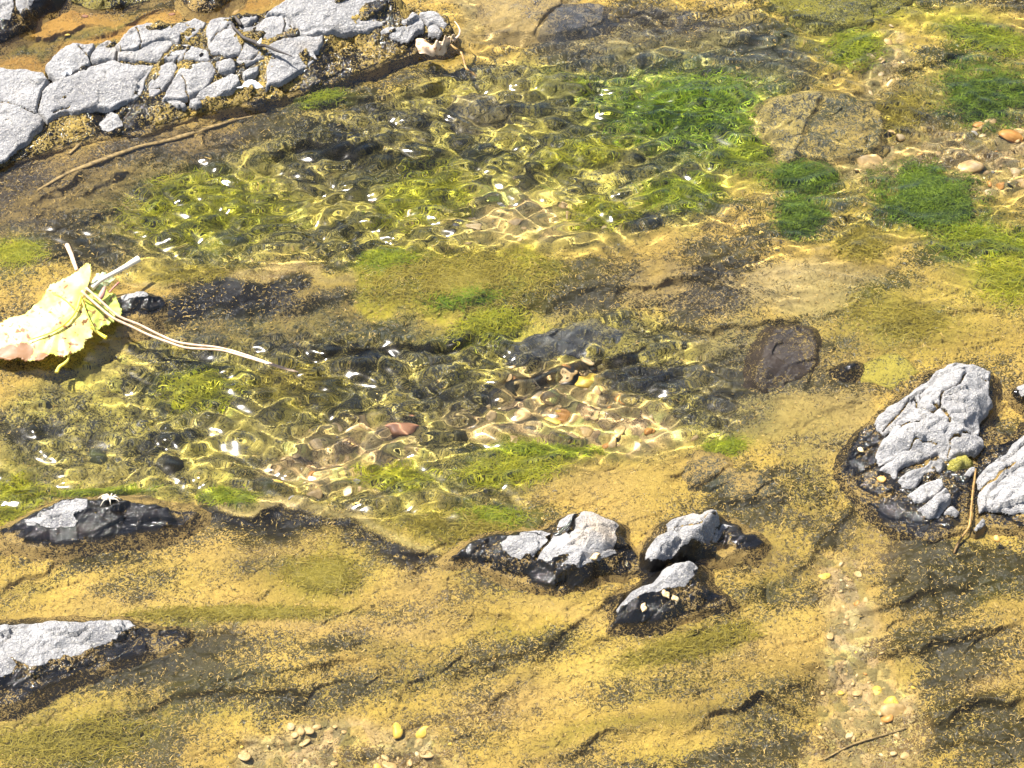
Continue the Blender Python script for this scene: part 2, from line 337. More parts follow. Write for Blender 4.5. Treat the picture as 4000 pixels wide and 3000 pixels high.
paint(mask([(1480, 720), (1600, 660), (1700, 760), (1800, 860), (1700, 960), (1560, 960), (1500, 850)], 30), (.045, .038, .014), (.36, .28, .10), .44)
paint(mask([(1700, 850), (1870, 800), (1900, 900), (1830, 960), (1750, 1100), (1680, 1000)], 30), (.05, .04, .014), (.50, .36, .12), .52)
# lower shelf: broad dark and bare bands
for (u, v, a, b, r, c) in [(300, 1440, 260, 60, -16, .30), (120, 1500, 160, 50, -10, .30), (620, 1130, 200, 22, 12, .18), (820, 1190, 90, 24, 35, .16), (1060, 1260, 220, 34, 14, .34), (330, 1250, 160, 60, 0, .46),
        (150, 1240, 190, 22, -24, .14), (1450, 1350, 170, 30, -10, .30), (1560, 1270, 90, 26, 10, .32), (1480, 1640, 200, 34, -10, .24), (1240, 1590, 120, 26, -14, .36), (2080, 1230, 170, 60, 0, .20),
        (1960, 1170, 110, 50, 0, .22), (2050, 1380, 110, 40, -10, .24), (2100, 1520, 100, 50, -10, .14), (2180, 1600, 70, 60, 0, .10), (1990, 1440, 60, 40, 0, .28), (1650, 1570, 60, 40, 30, .16), (1620, 1160, 90, 30, 10, .34),
        (1600, 1060, 90, 26, 10, .34), (900, 1470, 260, 26, -6, .42), (520, 1530, 200, 30, -8, .32), (1740, 1050, 60, 60, 0, .36), (560, 1210, 90, 34, 0, .44), (1160, 1390, 130, 16, 8, .34), (800, 1640, 80, 20, 0, .40), (1420, 1480, 130, 24, -12, .44), (760, 1385, 240, 20, 3, .34), (1030, 1200, 60, 20, -30, .25)]:
    paint(.92*blob(u, v, a, b, r), (.034, .028, .006), (.56, .40, .08), c+.02)
for (u, v, a, b, r, c) in [(700, 1240, 80, 44, 0, .7), (1000, 1130, 150, 36, 8, .62), (480, 1326, 220, 14, -2, .74), (150, 1600, 170, 60, -8, .60), (1180, 1250, 90, 30, 12, .5), (1150, 1010, 150, 26, -6, .6), (90, 1080, 120, 26, -12, .6),
        (560, 1070, 160, 16, 4, .55), (1480, 1400, 130, 22, -14, .42), (1660, 1270, 70, 30, -30, .55), (330, 1550, 160, 40, -8, .5), (1400, 1550, 200, 20, -10, .55), (2150, 1280, 70, 40, 0, .5), (1120, 1360, 100, 20, 10, .5), (430, 590, 90, 16, 0, .6), (500, 1470, 160, 30, -14, .45)]:
    paint(.75*blob(u, v, a, b, r), (.05, .045, .006), (.36, .27, .03), c)
for (u, v, a, b, r) in [(600, 1190, 150, 26, -4), (900, 1250, 90, 60, 0), (1200, 1320, 130, 22, 14), (1330, 1300, 60, 20, -40), (1250, 1040, 220, 40, -6), (1350, 1100, 60, 30, 0), (1880, 1180, 50, 60, 0), (640, 1345, 160, 20, 0), (200, 1330, 200, 22, -4), (1080, 1530, 160, 40, -14), (900, 1350, 120, 26, 0), (60, 1570, 90, 26, 0), (1300, 1440, 120, 24, -16), (1650, 1190, 50, 30, 0), (1640, 1380, 90, 30, -20), (2140, 1480, 60, 26, -20)]:
    paint(.85*blob(u, v, a, b, r), (.14, .09, .03), (.64, .43, .135), .82)

AL = [  # u, v, half width, half height, rot, kind, strands, lift mm, label
 (1490, 240, 175, 80, 0, 'vivid', 5200, 9, 'vivid dark green algae mass streaming in the fast rippled water'),
 (455, 455, 165, 75, -4, 'lime', 4600, 9, 'yellow green algae swaying in ripples left of the sun glints'),
 (930, 425, 120, 60, -14, 'lime', 3000, 9, 'green algae in the rippled water right of the sun glints'),
 (1300, 465, 70, 34, 0, 'lime', 900, 8, 'lime green algae patch at the lower edge of the upper pool'),
 (1470, 415, 90, 32, -8, 'green', 1400, 6, 'low green algae streak left of the twin green tufts'),
 (1610, 345, 72, 46, 8, 'green', 1700, 5, 'green tuft right below the split rock'),
 (1735, 385, 84, 36, 8, 'deep', 4500, 7, 'broad green tuft below the right half of the split rock'),
 (1730, 468, 56, 42, 0, 'deep', 4000, 7, 'round green tuft above the sand in the right middle'),
 (2008, 430, 124, 70, 12, 'deep', 14000, 11, 'largest round green algae tuft on the right'),
 (1860, 530, 52, 36, 0, 'olive', 800, 5, 'small olive tuft below the largest round tuft'),
 (2130, 522, 130, 40, 8, 'green', 2600, 6, 'long green algae streaming off the right edge'),
 (2180, 600, 60, 60, 0, 'lime', 1000, 5, 'yellow green algae at the right edge below the streaming green algae'),
 (2130, 205, 120, 68, 10, 'deep', 8000, 6, 'wide green algae mat at the upper right edge'),
 (1930, 250, 80, 36, -20, 'olive', 1000, 5, 'olive algae on the dark slab at the upper right'),
 (2140, 85, 110, 26, 14, 'green', 1300, 6, 'thin green algae streak in the upper right corner'),
 (1850, 110, 60, 44, 0, 'green', 900, 8, 'green algae under the white ripples near the top right'),
 (1830, 15, 120, 34, 4, 'lime', 1600, 4, 'lime algae coat on the mound at the top edge'),
 (1000, 605, 190, 55, -2, 'olive', 4200, 3, 'mossy golden green algae covering the middle ridge'),
 (1010, 640, 80, 20, -8, 'vivid', 900, 3, 'dark green algae streak low on the mossy ridge'),
 (840, 560, 60, 14, 0, 'green', 700, 3, 'small bright green algae at the left end of the mossy ridge'),
 (1060, 705, 80, 34, -14, 'lime', 1000, 6, 'lime algae below the mossy ridge'),
 (430, 845, 80, 40, 0, 'lime', 900, 8, 'yellow green algae under the end of the long leaf stalk'),
 (640, 830, 90, 40, 0, 'olive', 700, 8, 'olive algae in the lower pool right of the leaf stalk tip'),
 (1180, 972, 110, 16, 2, 'green', 1000, 4, 'dark green algae line along the lower pool rim'),
 (1110, 1012, 110, 34, -8, 'lime', 1600, 5, 'bright yellow green algae below the dark green line'),
 (850, 1030, 80, 26, 0, 'lime', 800, 8, 'lime algae among the ripples at the pool foot'),
 (1000, 1135, 140, 36, 4, 'olive', 2000, 4, 'olive algae patch in the notch left of the two humped rock'),
 (1060, 1120, 70, 22, 0, 'green', 700, 4, 'green algae spot behind the two humped rock'),
 (1565, 966, 44, 16, 0, 'green', 500, 3, 'little green algae tuft at the right end of the pool rim'),
 (490, 1075, 60, 16, 0, 'green', 700, 3, 'green algae at the pool rim right of the spider rock'),
 (20, 1085, 70, 40, -20, 'lime', 1200, 4, 'yellow green algae at the left edge above the spider rock'),
 (230, 1062, 120, 8, -4, 'green', 600, 2.5, 'thin green algae fringe along the back of the spider rock'),
 (700, 1240, 80, 42, -8, 'olive', 2000, 3, 'round olive algae patch on the lower shelf'),
 (500, 1325, 220, 13, -1, 'olive', 1700, 2.5, 'long olive algae streak behind the lower left rock'),
 (150, 1600, 170, 48, -8, 'olive', 2200, 4, 'broad olive algae in the lower left corner'),
 (35, 548, 60, 26, 0, 'lime', 700, 3, 'green algae at the left edge above the yellow leaf'),
 (410, 593, 80, 16, -2, 'olive', 700, 1.8, 'olive algae on the ridge right of the white leaf stalk'),
 (1490, 1395, 150, 26, -14, 'olive', 1200, 3, 'hairy olive algae below the crested rock'),
 (1950, 690, 110, 42, 14, 'olive', 1800, 3, 'yellow olive algae on the flat behind the right cluster'),
 (1260, 340, 80, 30, -8, 'lime', 600, 8, 'sparse lime algae left of the vivid green mass'),
 (1230, 190, 50, 22, 0, 'green', 500, 6, 'green algae around the olive cobble'),
 (700, 215, 50, 16, -14, 'green', 500, 4, 'green algae beside the wet foot of the ledge'),
]
UC = {'deep': ((.05, .08, .001), (.20, .24, .006)), 'vivid': ((.02, .07, .001), (.14, .26, .003)), 'green': ((.10, .14, .002), (.30, .32, .01)), 'lime': ((.16, .17, .003), (.46, .42, .02)), 'olive': ((.14, .12, .004), (.50, .40, .05))}
for (u, v, a_, b_, rot, kind, n, lift, lab) in AL:
    paint(.85*blob(u, v, a_*1.15, b_*1.15, rot), UC[kind][0], UC[kind][1], .5)
def line(pts, wd, off=0.0):
    d, s_, t = dline(wu, wv-off, pts); return np.exp(-(d/wd)**2)*np.clip(np.minimum(t, 1-t)*9, 0, 1)
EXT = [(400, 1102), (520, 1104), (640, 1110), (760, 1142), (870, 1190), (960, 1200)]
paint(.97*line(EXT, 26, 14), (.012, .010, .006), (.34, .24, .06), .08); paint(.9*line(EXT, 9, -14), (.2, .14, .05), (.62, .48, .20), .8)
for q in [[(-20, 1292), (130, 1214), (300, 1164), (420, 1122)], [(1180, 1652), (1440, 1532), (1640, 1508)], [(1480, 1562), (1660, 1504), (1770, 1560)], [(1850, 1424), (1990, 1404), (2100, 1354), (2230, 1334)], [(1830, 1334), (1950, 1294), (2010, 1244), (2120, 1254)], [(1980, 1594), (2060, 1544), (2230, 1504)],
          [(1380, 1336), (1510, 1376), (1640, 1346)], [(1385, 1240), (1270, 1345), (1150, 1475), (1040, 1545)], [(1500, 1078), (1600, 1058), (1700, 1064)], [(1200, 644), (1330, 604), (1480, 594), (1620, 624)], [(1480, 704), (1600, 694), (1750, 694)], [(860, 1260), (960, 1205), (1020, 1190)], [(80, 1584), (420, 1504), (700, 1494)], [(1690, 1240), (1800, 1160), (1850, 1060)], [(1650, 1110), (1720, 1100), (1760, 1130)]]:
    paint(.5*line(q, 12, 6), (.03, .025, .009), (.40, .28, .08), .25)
def samp(A, u, v):
    x = np.clip((u-U0)/ST, 0, A.shape[1]-1.001); y = np.clip((v-V0)/ST, 0, A.shape[0]-1.001)
    xi = x.astype(int); yi = y.astype(int); fx = x-xi; fy = y-yi
    if A.ndim == 3: fx = fx[..., None]; fy = fy[..., None]
    return (A[yi, xi]*(1-fx)+A[yi, xi+1]*fx)*(1-fy)+(A[yi+1, xi]*(1-fx)+A[yi+1, xi+1]*fx)*fy

def axis(lo, hi, stp, far):
    a = list(np.arange(lo, hi, stp)); s = stp; x = a[-1]
    while x < far: s *= 1.35; x += s; a.append(x)
    s = stp; x = a[0]; b = []
    while x > -far: s *= 1.35; x -= s; b.append(x)
    return np.array(b[::-1]+a)
def voronoi(x, y, s, k, full=False):
    """nearest-cell distance (0 centre .. ~1 border) and cell id noise"""
    X, Y = x/s, y/s; xi = np.floor(X).astype(int); yi = np.floor(Y).astype(int)
    f1 = np.full(X.shape, 9.); f2 = np.full(X.shape, 9.); cid = np.zeros(X.shape); gx_ = np.zeros(X.shape); gy_ = np.zeros(X.shape)
    for i in (-1, 0, 1):
        for j in (-1, 0, 1):
            a, b = xi+i, yi+j
            cx = a+.5+.8*(TAB[k, a & 255, b & 255]-.5); cyy = b+.5+.8*(TAB[k+1, a & 255, b & 255]-.5)
            d = (X-cx)**2+(Y-cyy)**2; n = d < f1; gx_ = np.where(n, X-cx, gx_); gy_ = np.where(n, Y-cyy, gy_)
            f2 = np.where(n, f1, np.minimum(f2, d)); cid = np.where(n, TAB[k+2, a & 255, b & 255], cid); f1 = np.where(n, d, f1)
    if full: return np.sqrt(f2)-np.sqrt(f1), cid, gx_*s, gy_*s
    return np.sqrt(f1), np.sqrt(f2)-np.sqrt(f1), cid
xs = axis(-.395, .395, .00066, 6); ys = axis(-.305, .425, .00072, 6)
BX, BY = np.meshgrid(xs, ys)
z = np.full(BX.shape, -8e-3)
for _ in range(4):
    bu, bv = proj(BX, BY, app(z)); z = samp(H, bu, bv)*1e-3
pm = samp(pool, bu, bv); gm = samp(gravel, bu, bv)
wx = BX+.004*vnoise(BX, BY, .012, 1); wy = BY+.004*vnoise(BX, BY, .012, 2)
f1, e1, c1 = voronoi(wx, wy, .013, 0); f2_, e2, c2 = voronoi(wx*1.15, wy, .0062, 3)
cob1 = np.sqrt(np.clip(e1*1.8, 0, 1))*(.35+.65*c1); cob2 = np.sqrt(np.clip(e2*2.0, 0, 1))*(.4+.6*c2)
z = z+pm*(1-gm)*.0042*(cob1-.4)+np.maximum(gm, .35*pm)*.0021*(cob2-.4)
rk = (1-pm)*(1-gm); ca, sa_ = math.cos(.22), math.sin(.22)
ex, cx_, gx2, gy2 = voronoi((wx*ca+wy*sa_)*.42, -wx*sa_+wy*ca, .021, 2, True)
z += rk*(.10*((cx_-.5)*2*gx2+(np.mod(cx_*9.1, 1)-.5)*2*gy2)-.0014*sm(.09, .0, ex)*sm(-.3, .2, vnoise(BX, BY, .03, 2)))
ex, cx_, gx2, gy2 = voronoi((wx*ca+wy*sa_)*.5, -wx*sa_+wy*ca, .008, 4, True)
z += rk*.16*((cx_-.5)*2*gx2+(np.mod(cx_*9.1, 1)-.5)*2*gy2)
z += .0011*fbm(BX, BY, .012, 5, 1)+.00035*vnoise(BX, BY, .0022, 4)
z = np.where(z > -.0048, -.0048+.0012*np.tanh((z+.0048)/.0012), z)
BZ = z
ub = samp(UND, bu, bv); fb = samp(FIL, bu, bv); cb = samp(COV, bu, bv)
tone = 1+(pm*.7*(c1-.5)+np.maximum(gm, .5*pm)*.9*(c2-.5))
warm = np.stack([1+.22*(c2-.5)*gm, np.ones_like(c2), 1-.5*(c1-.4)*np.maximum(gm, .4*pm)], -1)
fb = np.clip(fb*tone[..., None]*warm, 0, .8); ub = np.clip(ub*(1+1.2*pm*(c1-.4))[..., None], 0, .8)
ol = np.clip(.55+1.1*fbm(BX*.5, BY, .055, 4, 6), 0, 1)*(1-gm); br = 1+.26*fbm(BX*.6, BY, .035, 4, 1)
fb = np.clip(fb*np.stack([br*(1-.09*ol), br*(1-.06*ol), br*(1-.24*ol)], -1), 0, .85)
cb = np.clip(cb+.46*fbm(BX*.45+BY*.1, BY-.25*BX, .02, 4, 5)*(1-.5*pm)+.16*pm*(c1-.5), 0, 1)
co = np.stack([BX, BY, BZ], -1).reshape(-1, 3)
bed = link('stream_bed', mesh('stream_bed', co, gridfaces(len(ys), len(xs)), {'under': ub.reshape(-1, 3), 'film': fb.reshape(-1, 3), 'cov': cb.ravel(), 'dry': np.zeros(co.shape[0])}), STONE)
tag(bed, kind='structure')
def bedz(x, y):
    xi = np.clip(np.searchsorted(xs, x)-1, 0, len(xs)-2); yi = np.clip(np.searchsorted(ys, y)-1, 0, len(ys)-2)
    return BZ[yi, xi]
def onbed(u, v):
    h = samp(H, np.asarray(u, float), np.asarray(v, float))*1e-3
    x, y = P(u, v, app(h)); return x, y, bedz(x, y)

# ------------------------------------------------------------------ stones
def T(s, ox, oy, pts):
    return [(ox+s*p[0], oy+s*p[1])+tuple(p[2:]) for p in pts]
ZA = lambda pts: T(.3375, 0, 0, pts)               # traced frames
ZB = lambda pts: T(.3484, 0, 0, pts)
ZM = lambda pts: T(.3375, 940.1, 1050.7, pts)
ZR = lambda pts: T(.26, 1797.2, 763.1, pts)
ZL = lambda pts: T(.3832, 0, 1023, pts)
Z3 = lambda pts: T(.3375, 1465.5, 0, pts)
Z6 = lambda pts: T(.3375, 1465.5, 497.7, pts)
WET = dict(und=(.006, .005, .004), fil=(.34, .22, .06))
def stone(name, label, cat, outline, ctrl=(), zdef=2.0, dry=(), cracks=(), r=1.6, group=None, und=None, fil=None, cov=.25, cov_sub=.6, fil_sub=(.56, .38, .11), step_=.0006, rough=.8, wl=None, seed=0, skirt=5.0, alldry=False, wetz=-99, dryedge=.6, inset=0.0, cfloor=None, facet=1.0):
    und = und or WET['und']; fil = fil or WET['fil']
    def lift(p):
        zz = (p[2] if len(p) > 2 else zdef)*1e-3; x, y = P(p[0], p[1], app(zz)); return (float(x), float(y), zz)
    B = [lift(p) for p in outline]; C = [lift(p) for p in ctrl]
    poly = [(b[0], b[1]) for b in B]
    if (dry or name in ('rock_ledge', 'bedrock_hump')) and 'slab' not in name: MEN.append(poly)
    lo_ = np.min(poly, 0)-.0135; hi_ = np.max(poly, 0)+.0135
    X, Y = np.meshgrid(np.arange(lo_[0], hi_[0], step_), np.arange(lo_[1], hi_[1], step_))
    k = seed % 5
    Xw = X+.0011*fbm(X+seed*.13, Y, .007, 3, k); Yw = Y+.0011*fbm(X, Y+seed*.17, .007, 3, k+2)
    sd = sdf(Xw, Yw, poly)-inset
    f = rbf([(b[0], b[1]) for b in B+C], [b[2] for b in B+C], .0015); Z = f(X, Y)
    rr = r*1e-3
    t = np.clip(sd/rr, 0, 1); drop = rr*(1-np.sqrt(np.clip(1-(1-t)**2, 0, 1)))
    Z = Z-drop-np.where(sd < 0, -sd*skirt, 0)
    Z = Z+rough*1e-3*(.9*fbm(X+seed, Y, .016, 4, k)-.5*np.abs(fbm(X, Y+seed, .009, 3, k+1)))+.00018*vnoise(X, Y, .0018, k)
    for fs, fa in ((.013, .42), (.0055, .42)):
        ca, sa_ = math.cos(.45), math.sin(.45)
        e_, c_, gx_, gy_ = voronoi((Xw*ca+Yw*sa_)*.6, -Xw*sa_+Yw*ca, fs, (seed+int(fs*1e4)) % 5, True)
        Z = Z+facet*fa*((c_-.5)*2*gx_+(np.mod(c_*7.3, 1)-.5)*2*gy_)*sm(-.001, .003, sd)
        if fs > .01: Z = Z-facet*.0006*sm(.10, .0, e_)*sm(-.1, .4, vnoise(X, Y, .02, seed % 5))
    cr = np.zeros(X.shape)
    for cpts, cw, cd_ in cracks:
        L = [lift((p[0], p[1], float(f(*P(p[0], p[1], .008)))*1e3))[:2] for p in cpts]
        d, s_, t_ = dline(Xw, Yw, L); wl_ = cw*.6e-3*(.7+.6*np.abs(vnoise(X, Y, .006, 3)))
        g_ = np.exp(-(d/wl_)**2); Z = Z-cd_*1e-3*g_; cr = np.maximum(cr, g_)
    if alldry: D = sm(-.0015, .0002, sd)*1.0
    else:
        D = np.zeros(X.shape)
        for dp in dry:
            L = [lift((p[0], p[1], max(1.0, float(f(*P(p[0], p[1], .008)))*1e3)))[:2] for p in dp]
            D = np.maximum(D, sm(-.0016, .0016, sdf(Xw, Yw, L)))
    D = D*(1-sm(.35, .75, cr))*sm(wetz*1e-3-.001, wetz*1e-3+.001, Z)
    D = D*sm(-.0005, .0008, Z)
    sub = sm(.0005, -.002, Z)
    COVv = np.clip(cov+(cov_sub-cov)*sub+.25*fbm(X, Y, .02, 3, 4)+.25*cr*(1-sub), 0, 1)
    if cfloor is not None: COVv = np.where(cr > .5, cfloor, COVv)
    keep = sd > -(.0065 if skirt > 2 else .013)
    fq = gridfaces(*X.shape); kk = keep.ravel()[fq].all(1); fq = fq[kk]
    used = np.unique(fq); mp = np.full(X.size, -1); mp[used] = np.arange(len(used))
    cen = np.array([np.mean(poly, 0)[0], np.mean(poly, 0)[1], 0])
    co = np.stack([X, Y, Z], -1).reshape(-1, 3)[used]-cen
    n = len(used); su = sub.ravel()[used][:, None]
    m = mesh(name, co, mp[fq], {'under': np.tile(und, (n, 1))*(1-su)+su*np.minimum(np.array(und)*2.2, .05), 'film': np.array(fil)*(1-su)+np.array(fil_sub)*su, 'cov': COVv.ravel()[used], 'dry': D.ravel()[used]})
    o = link(name, m, STONE); o.location = cen
    tag(o, label, cat, group)
    def zat(x, y):
        j = np.argmin((X-x)**2+(Y-y)**2); return float(Z.ravel()[j])
    o_z[label] = zat
    return o
o_z = {}; MEN = []

# --- the long fractured ledge: its wet bedrock body, then each loose block lying on it
LC = np.array([(-60, 140, 22), (100, 150, 22), (250, 95, 23), (340, 48, 24), (480, 36, 24), (600, 20, 24), (850, -5, 22), (970, 40, 9), (985, 90, 2), (-60, 350, 7), (70, 290, 8), (150, 235, 9), (320, 210, 9), (450, 205, 8), (580, 175, 8), (690, 125, 8), (800, 80, 8), (880, 85, 5), (930, 75, 5), (-60, 240, 14), (150, 190, 15), (350, 130, 16), (500, 110, 17), (640, 80, 17), (750, 40, 18)], float)
lf = rbf(LC[:, :2], LC[:, 2], 12)
ledge_out = [(-70, 150, 18), (100, 158, 18), (200, 120, 18), (255, 95, 18), (340, 55, 19), (480, 42, 19), (600, 22, 19), (640, -10, 19), (850, -12, 17), (880, 10, 12), (940, 22, 6), (975, 50, 3), (990, 92, 0), (900, 112, -1), (803, 150, -1), (745, 170, -1), (640, 206, -1), (570, 224, -1), (445, 246, -1), (355, 275, -1), (300, 290, -1), (215, 302, -1), (120, 325, -1), (0, 362, -1), (-70, 385, -1)]
ledge = stone('rock_ledge', 'long wet dark bedrock ledge with golden algae under the pale dry slabs', 'rock ledge', ledge_out,
    [(u, v, zz-1.5) for u, v, zz in LC if u > -100]+[(150, 290, 2), (280, 262, 2.5), (420, 232, 2), (560, 205, 2), (720, 150, 2), (780, 115, 3), (820, 125, 1.5), (60, 330, 2)],
    r=3, cov=.4, fil=(.40, .27, .05), cov_sub=.45, seed=3, rough=1.2)
BL = [
 ('big sloping grey slab cut off by the left edge of the photo', ZB([(-60, 408), (90, 418), (200, 432), (270, 450), (290, 490), (252, 550), (226, 680), (268, 735), (255, 775), (190, 850), (100, 925), (40, 975), (-60, 1020)]), [ZB([(-20, 598), (30, 600), (60, 605), (130, 635), (210, 678), (226, 672)])]),
 ('largest broad pale grey slab in the middle left of the ledge', ZB([(256, 552), (310, 505), (350, 494), (470, 444), (580, 399), (700, 366), (750, 384), (850, 399), (948, 400), (936, 440), (900, 510), (880, 580), (840, 605), (750, 625), (690, 655), (560, 668), (430, 690), (340, 712), (280, 742), (232, 690)]), [ZB([(330, 690), (380, 672), (430, 630)])]),
 ('rounded grey block carrying the round white petal at its foot', ZB([(285, 405), (330, 345), (400, 290), (450, 270), (520, 268), (575, 262), (576, 290), (549, 335), (553, 400), (480, 438), (350, 488), (300, 450)]), [ZB([(490, 280), (530, 310), (550, 335)])]),
 ('small square grey block wedged between two larger blocks on the ledge rim', ZB([(557, 340), (590, 280), (640, 260), (690, 240), (713, 290), (716, 330), (703, 360), (600, 373), (560, 365)]), []),
 ('rounded long grey block on the ledge rim with a dark gap at its right end', [(249, 94), (265, 73), (296, 52), (314, 45), (340, 47), (371, 50), (411, 43), (423, 39), (449, 47), (444, 58), (426, 70), (405, 83), (390, 72), (384, 90), (368, 83), (330, 86), (295, 101), (262, 104)], [[(296, 55), (305, 80), (295, 100)]]),
 ('flat low slab tucked under the long rim block of the ledge', [(252, 109), (262, 108), (296, 104), (332, 88), (366, 85), (372, 101), (352, 119), (341, 134), (300, 129), (265, 126), (252, 122)], []),
 ('small broken grey pieces below the dark gap in the ledge', [(349, 128), (371, 106), (390, 92), (408, 95), (446, 106), (455, 129), (430, 128), (386, 126)], [[(388, 126), (400, 108), (412, 96)], [(370, 128), (385, 112)]]),
 ('tall smooth block left of the dark twig on the ledge', [(450, 48), (454, 40), (481, 34), (497, 37), (503, 54), (523, 82), (522, 100), (514, 115), (493, 115), (454, 115), (452, 100), (447, 85), (444, 70)], [[(452, 78), (470, 64), (500, 52)]]),
 ('small tilted block on the ledge rim right above the twig', [(513, 37), (539, 33), (557, 34), (556, 45), (529, 54), (516, 50)], []),
 ('broad smooth block right of the dark twig on the ledge', [(514, 58), (545, 56), (573, 36), (597, 30), (613, 31), (636, 50), (639, 72), (613, 75), (563, 95), (526, 80)], [[(613, 32), (614, 52), (616, 75)]]),
 ('big bright slab at the top edge of the photo on the right of the ledge', [(571, 30), (600, 10), (625, -14), (850, -17), (847, 18), (838, 50), (806, 62), (740, 64), (700, 68), (645, 73), (640, 50), (618, 29), (597, 28)], []),
 ('large dry slab of the ledge that meets the mossy flank on its right', [(565, 99), (615, 80), (641, 77), (698, 73), (699, 88), (682, 110), (688, 125), (655, 146), (624, 165), (606, 177), (585, 178), (577, 190), (575, 152), (574, 140), (591, 115)], []),
 ('narrow slanting sliver of rock under the end of the twig', [(526, 85), (557, 99), (591, 111), (580, 121), (545, 133), (513, 142), (510, 126), (516, 117)], [[(520, 118), (545, 114), (560, 104)]]),
 ('tiny triangular block above the white curled petal', [(524, 152), (556, 141), (554, 152), (542, 163), (530, 166)], []),
 ('square dry slab in the middle of the ledge with hairline cracks', [(372, 177), (388, 147), (408, 138), (454, 132), (465, 152), (462, 167), (432, 194), (417, 203), (399, 209), (350, 212), (360, 195)], [[(395, 160), (400, 185), (405, 207)]]),
 ('low dry slab left of the white curled petal', [(467, 171), (496, 159), (514, 162), (520, 177), (502, 194), (469, 209), (445, 212), (421, 205)], []),
 ('narrow upright slab beside the deep dark crack of the ledge', [(323, 181), (335, 147), (376, 132), (385, 140), (372, 171), (352, 194), (334, 206), (321, 203)], [[(326, 185), (345, 180), (352, 190)]]),
 ('small worn block in the centre of the ledge ringed with tan silt', [(467, 134), (500, 121), (508, 129), (506, 142), (499, 151), (471, 149)], []),
 ('thin flat grey flake at the wet front edge of the ledge', [(358, 217), (380, 214), (400, 221), (404, 228), (366, 226)], []),
 ('small rounded grey stone beside the flat flake at the wet ledge front', [(410, 212), (430, 208), (435, 217), (421, 225), (408, 221)], []),
 ('grey knob at the right tail of the ledge above the dead leaf', [(820, 64), (877, 38), (892, 25), (903, 31), (917, 45), (913, 64), (880, 86), (850, 76)], [[(848, 52), (868, 50), (890, 42)]]),
 ('rounded outermost grey stone at the right tail of the ledge', [(905, 27), (931, 20), (951, 27), (970, 51), (962, 62), (938, 50), (924, 52), (918, 42)], []),
 ('small pale block below the outermost stone and over the dead leaf', [(927, 58), (939, 52), (957, 66), (950, 79), (929, 74)], []),
]
rb = np.random.default_rng(5)
for i, (lab, pl, crk) in enumerate(BL):
    pu = np.array([p[0] for p in pl]); pv = np.array([p[1] for p in pl]); zz = lf(pu, pv)
    tx, ty = rb.normal(0, .008, 2); up = .5+rb.uniform(-.4, .6)
    if 'flake' in lab or 'beside the flat' in lab: up = 0.3
    ol = [(a, b, float(c)+up+tx*(a-pu.mean())+ty*(b-pv.mean())) for a, b, c in zip(pu, pv, zz)]
    cu, cv = pu.mean(), pv.mean(); size = np.ptp(pu)
    ctl = [(cu, cv, float(lf(cu, cv))+up+(1.2 if size < 90 else 1.6))]
    stone('ledge_block', lab, 'rock', ol, ctl, cracks=[(c, .9, 2.2) for c in crk], r=1.0 if size > 60 else .8, alldry=True, group='pale dry blocks on the fractured ledge', seed=i+11, rough=.9, facet=.4, skirt=6, inset=.0001, cov=.3, wetz=3.0)

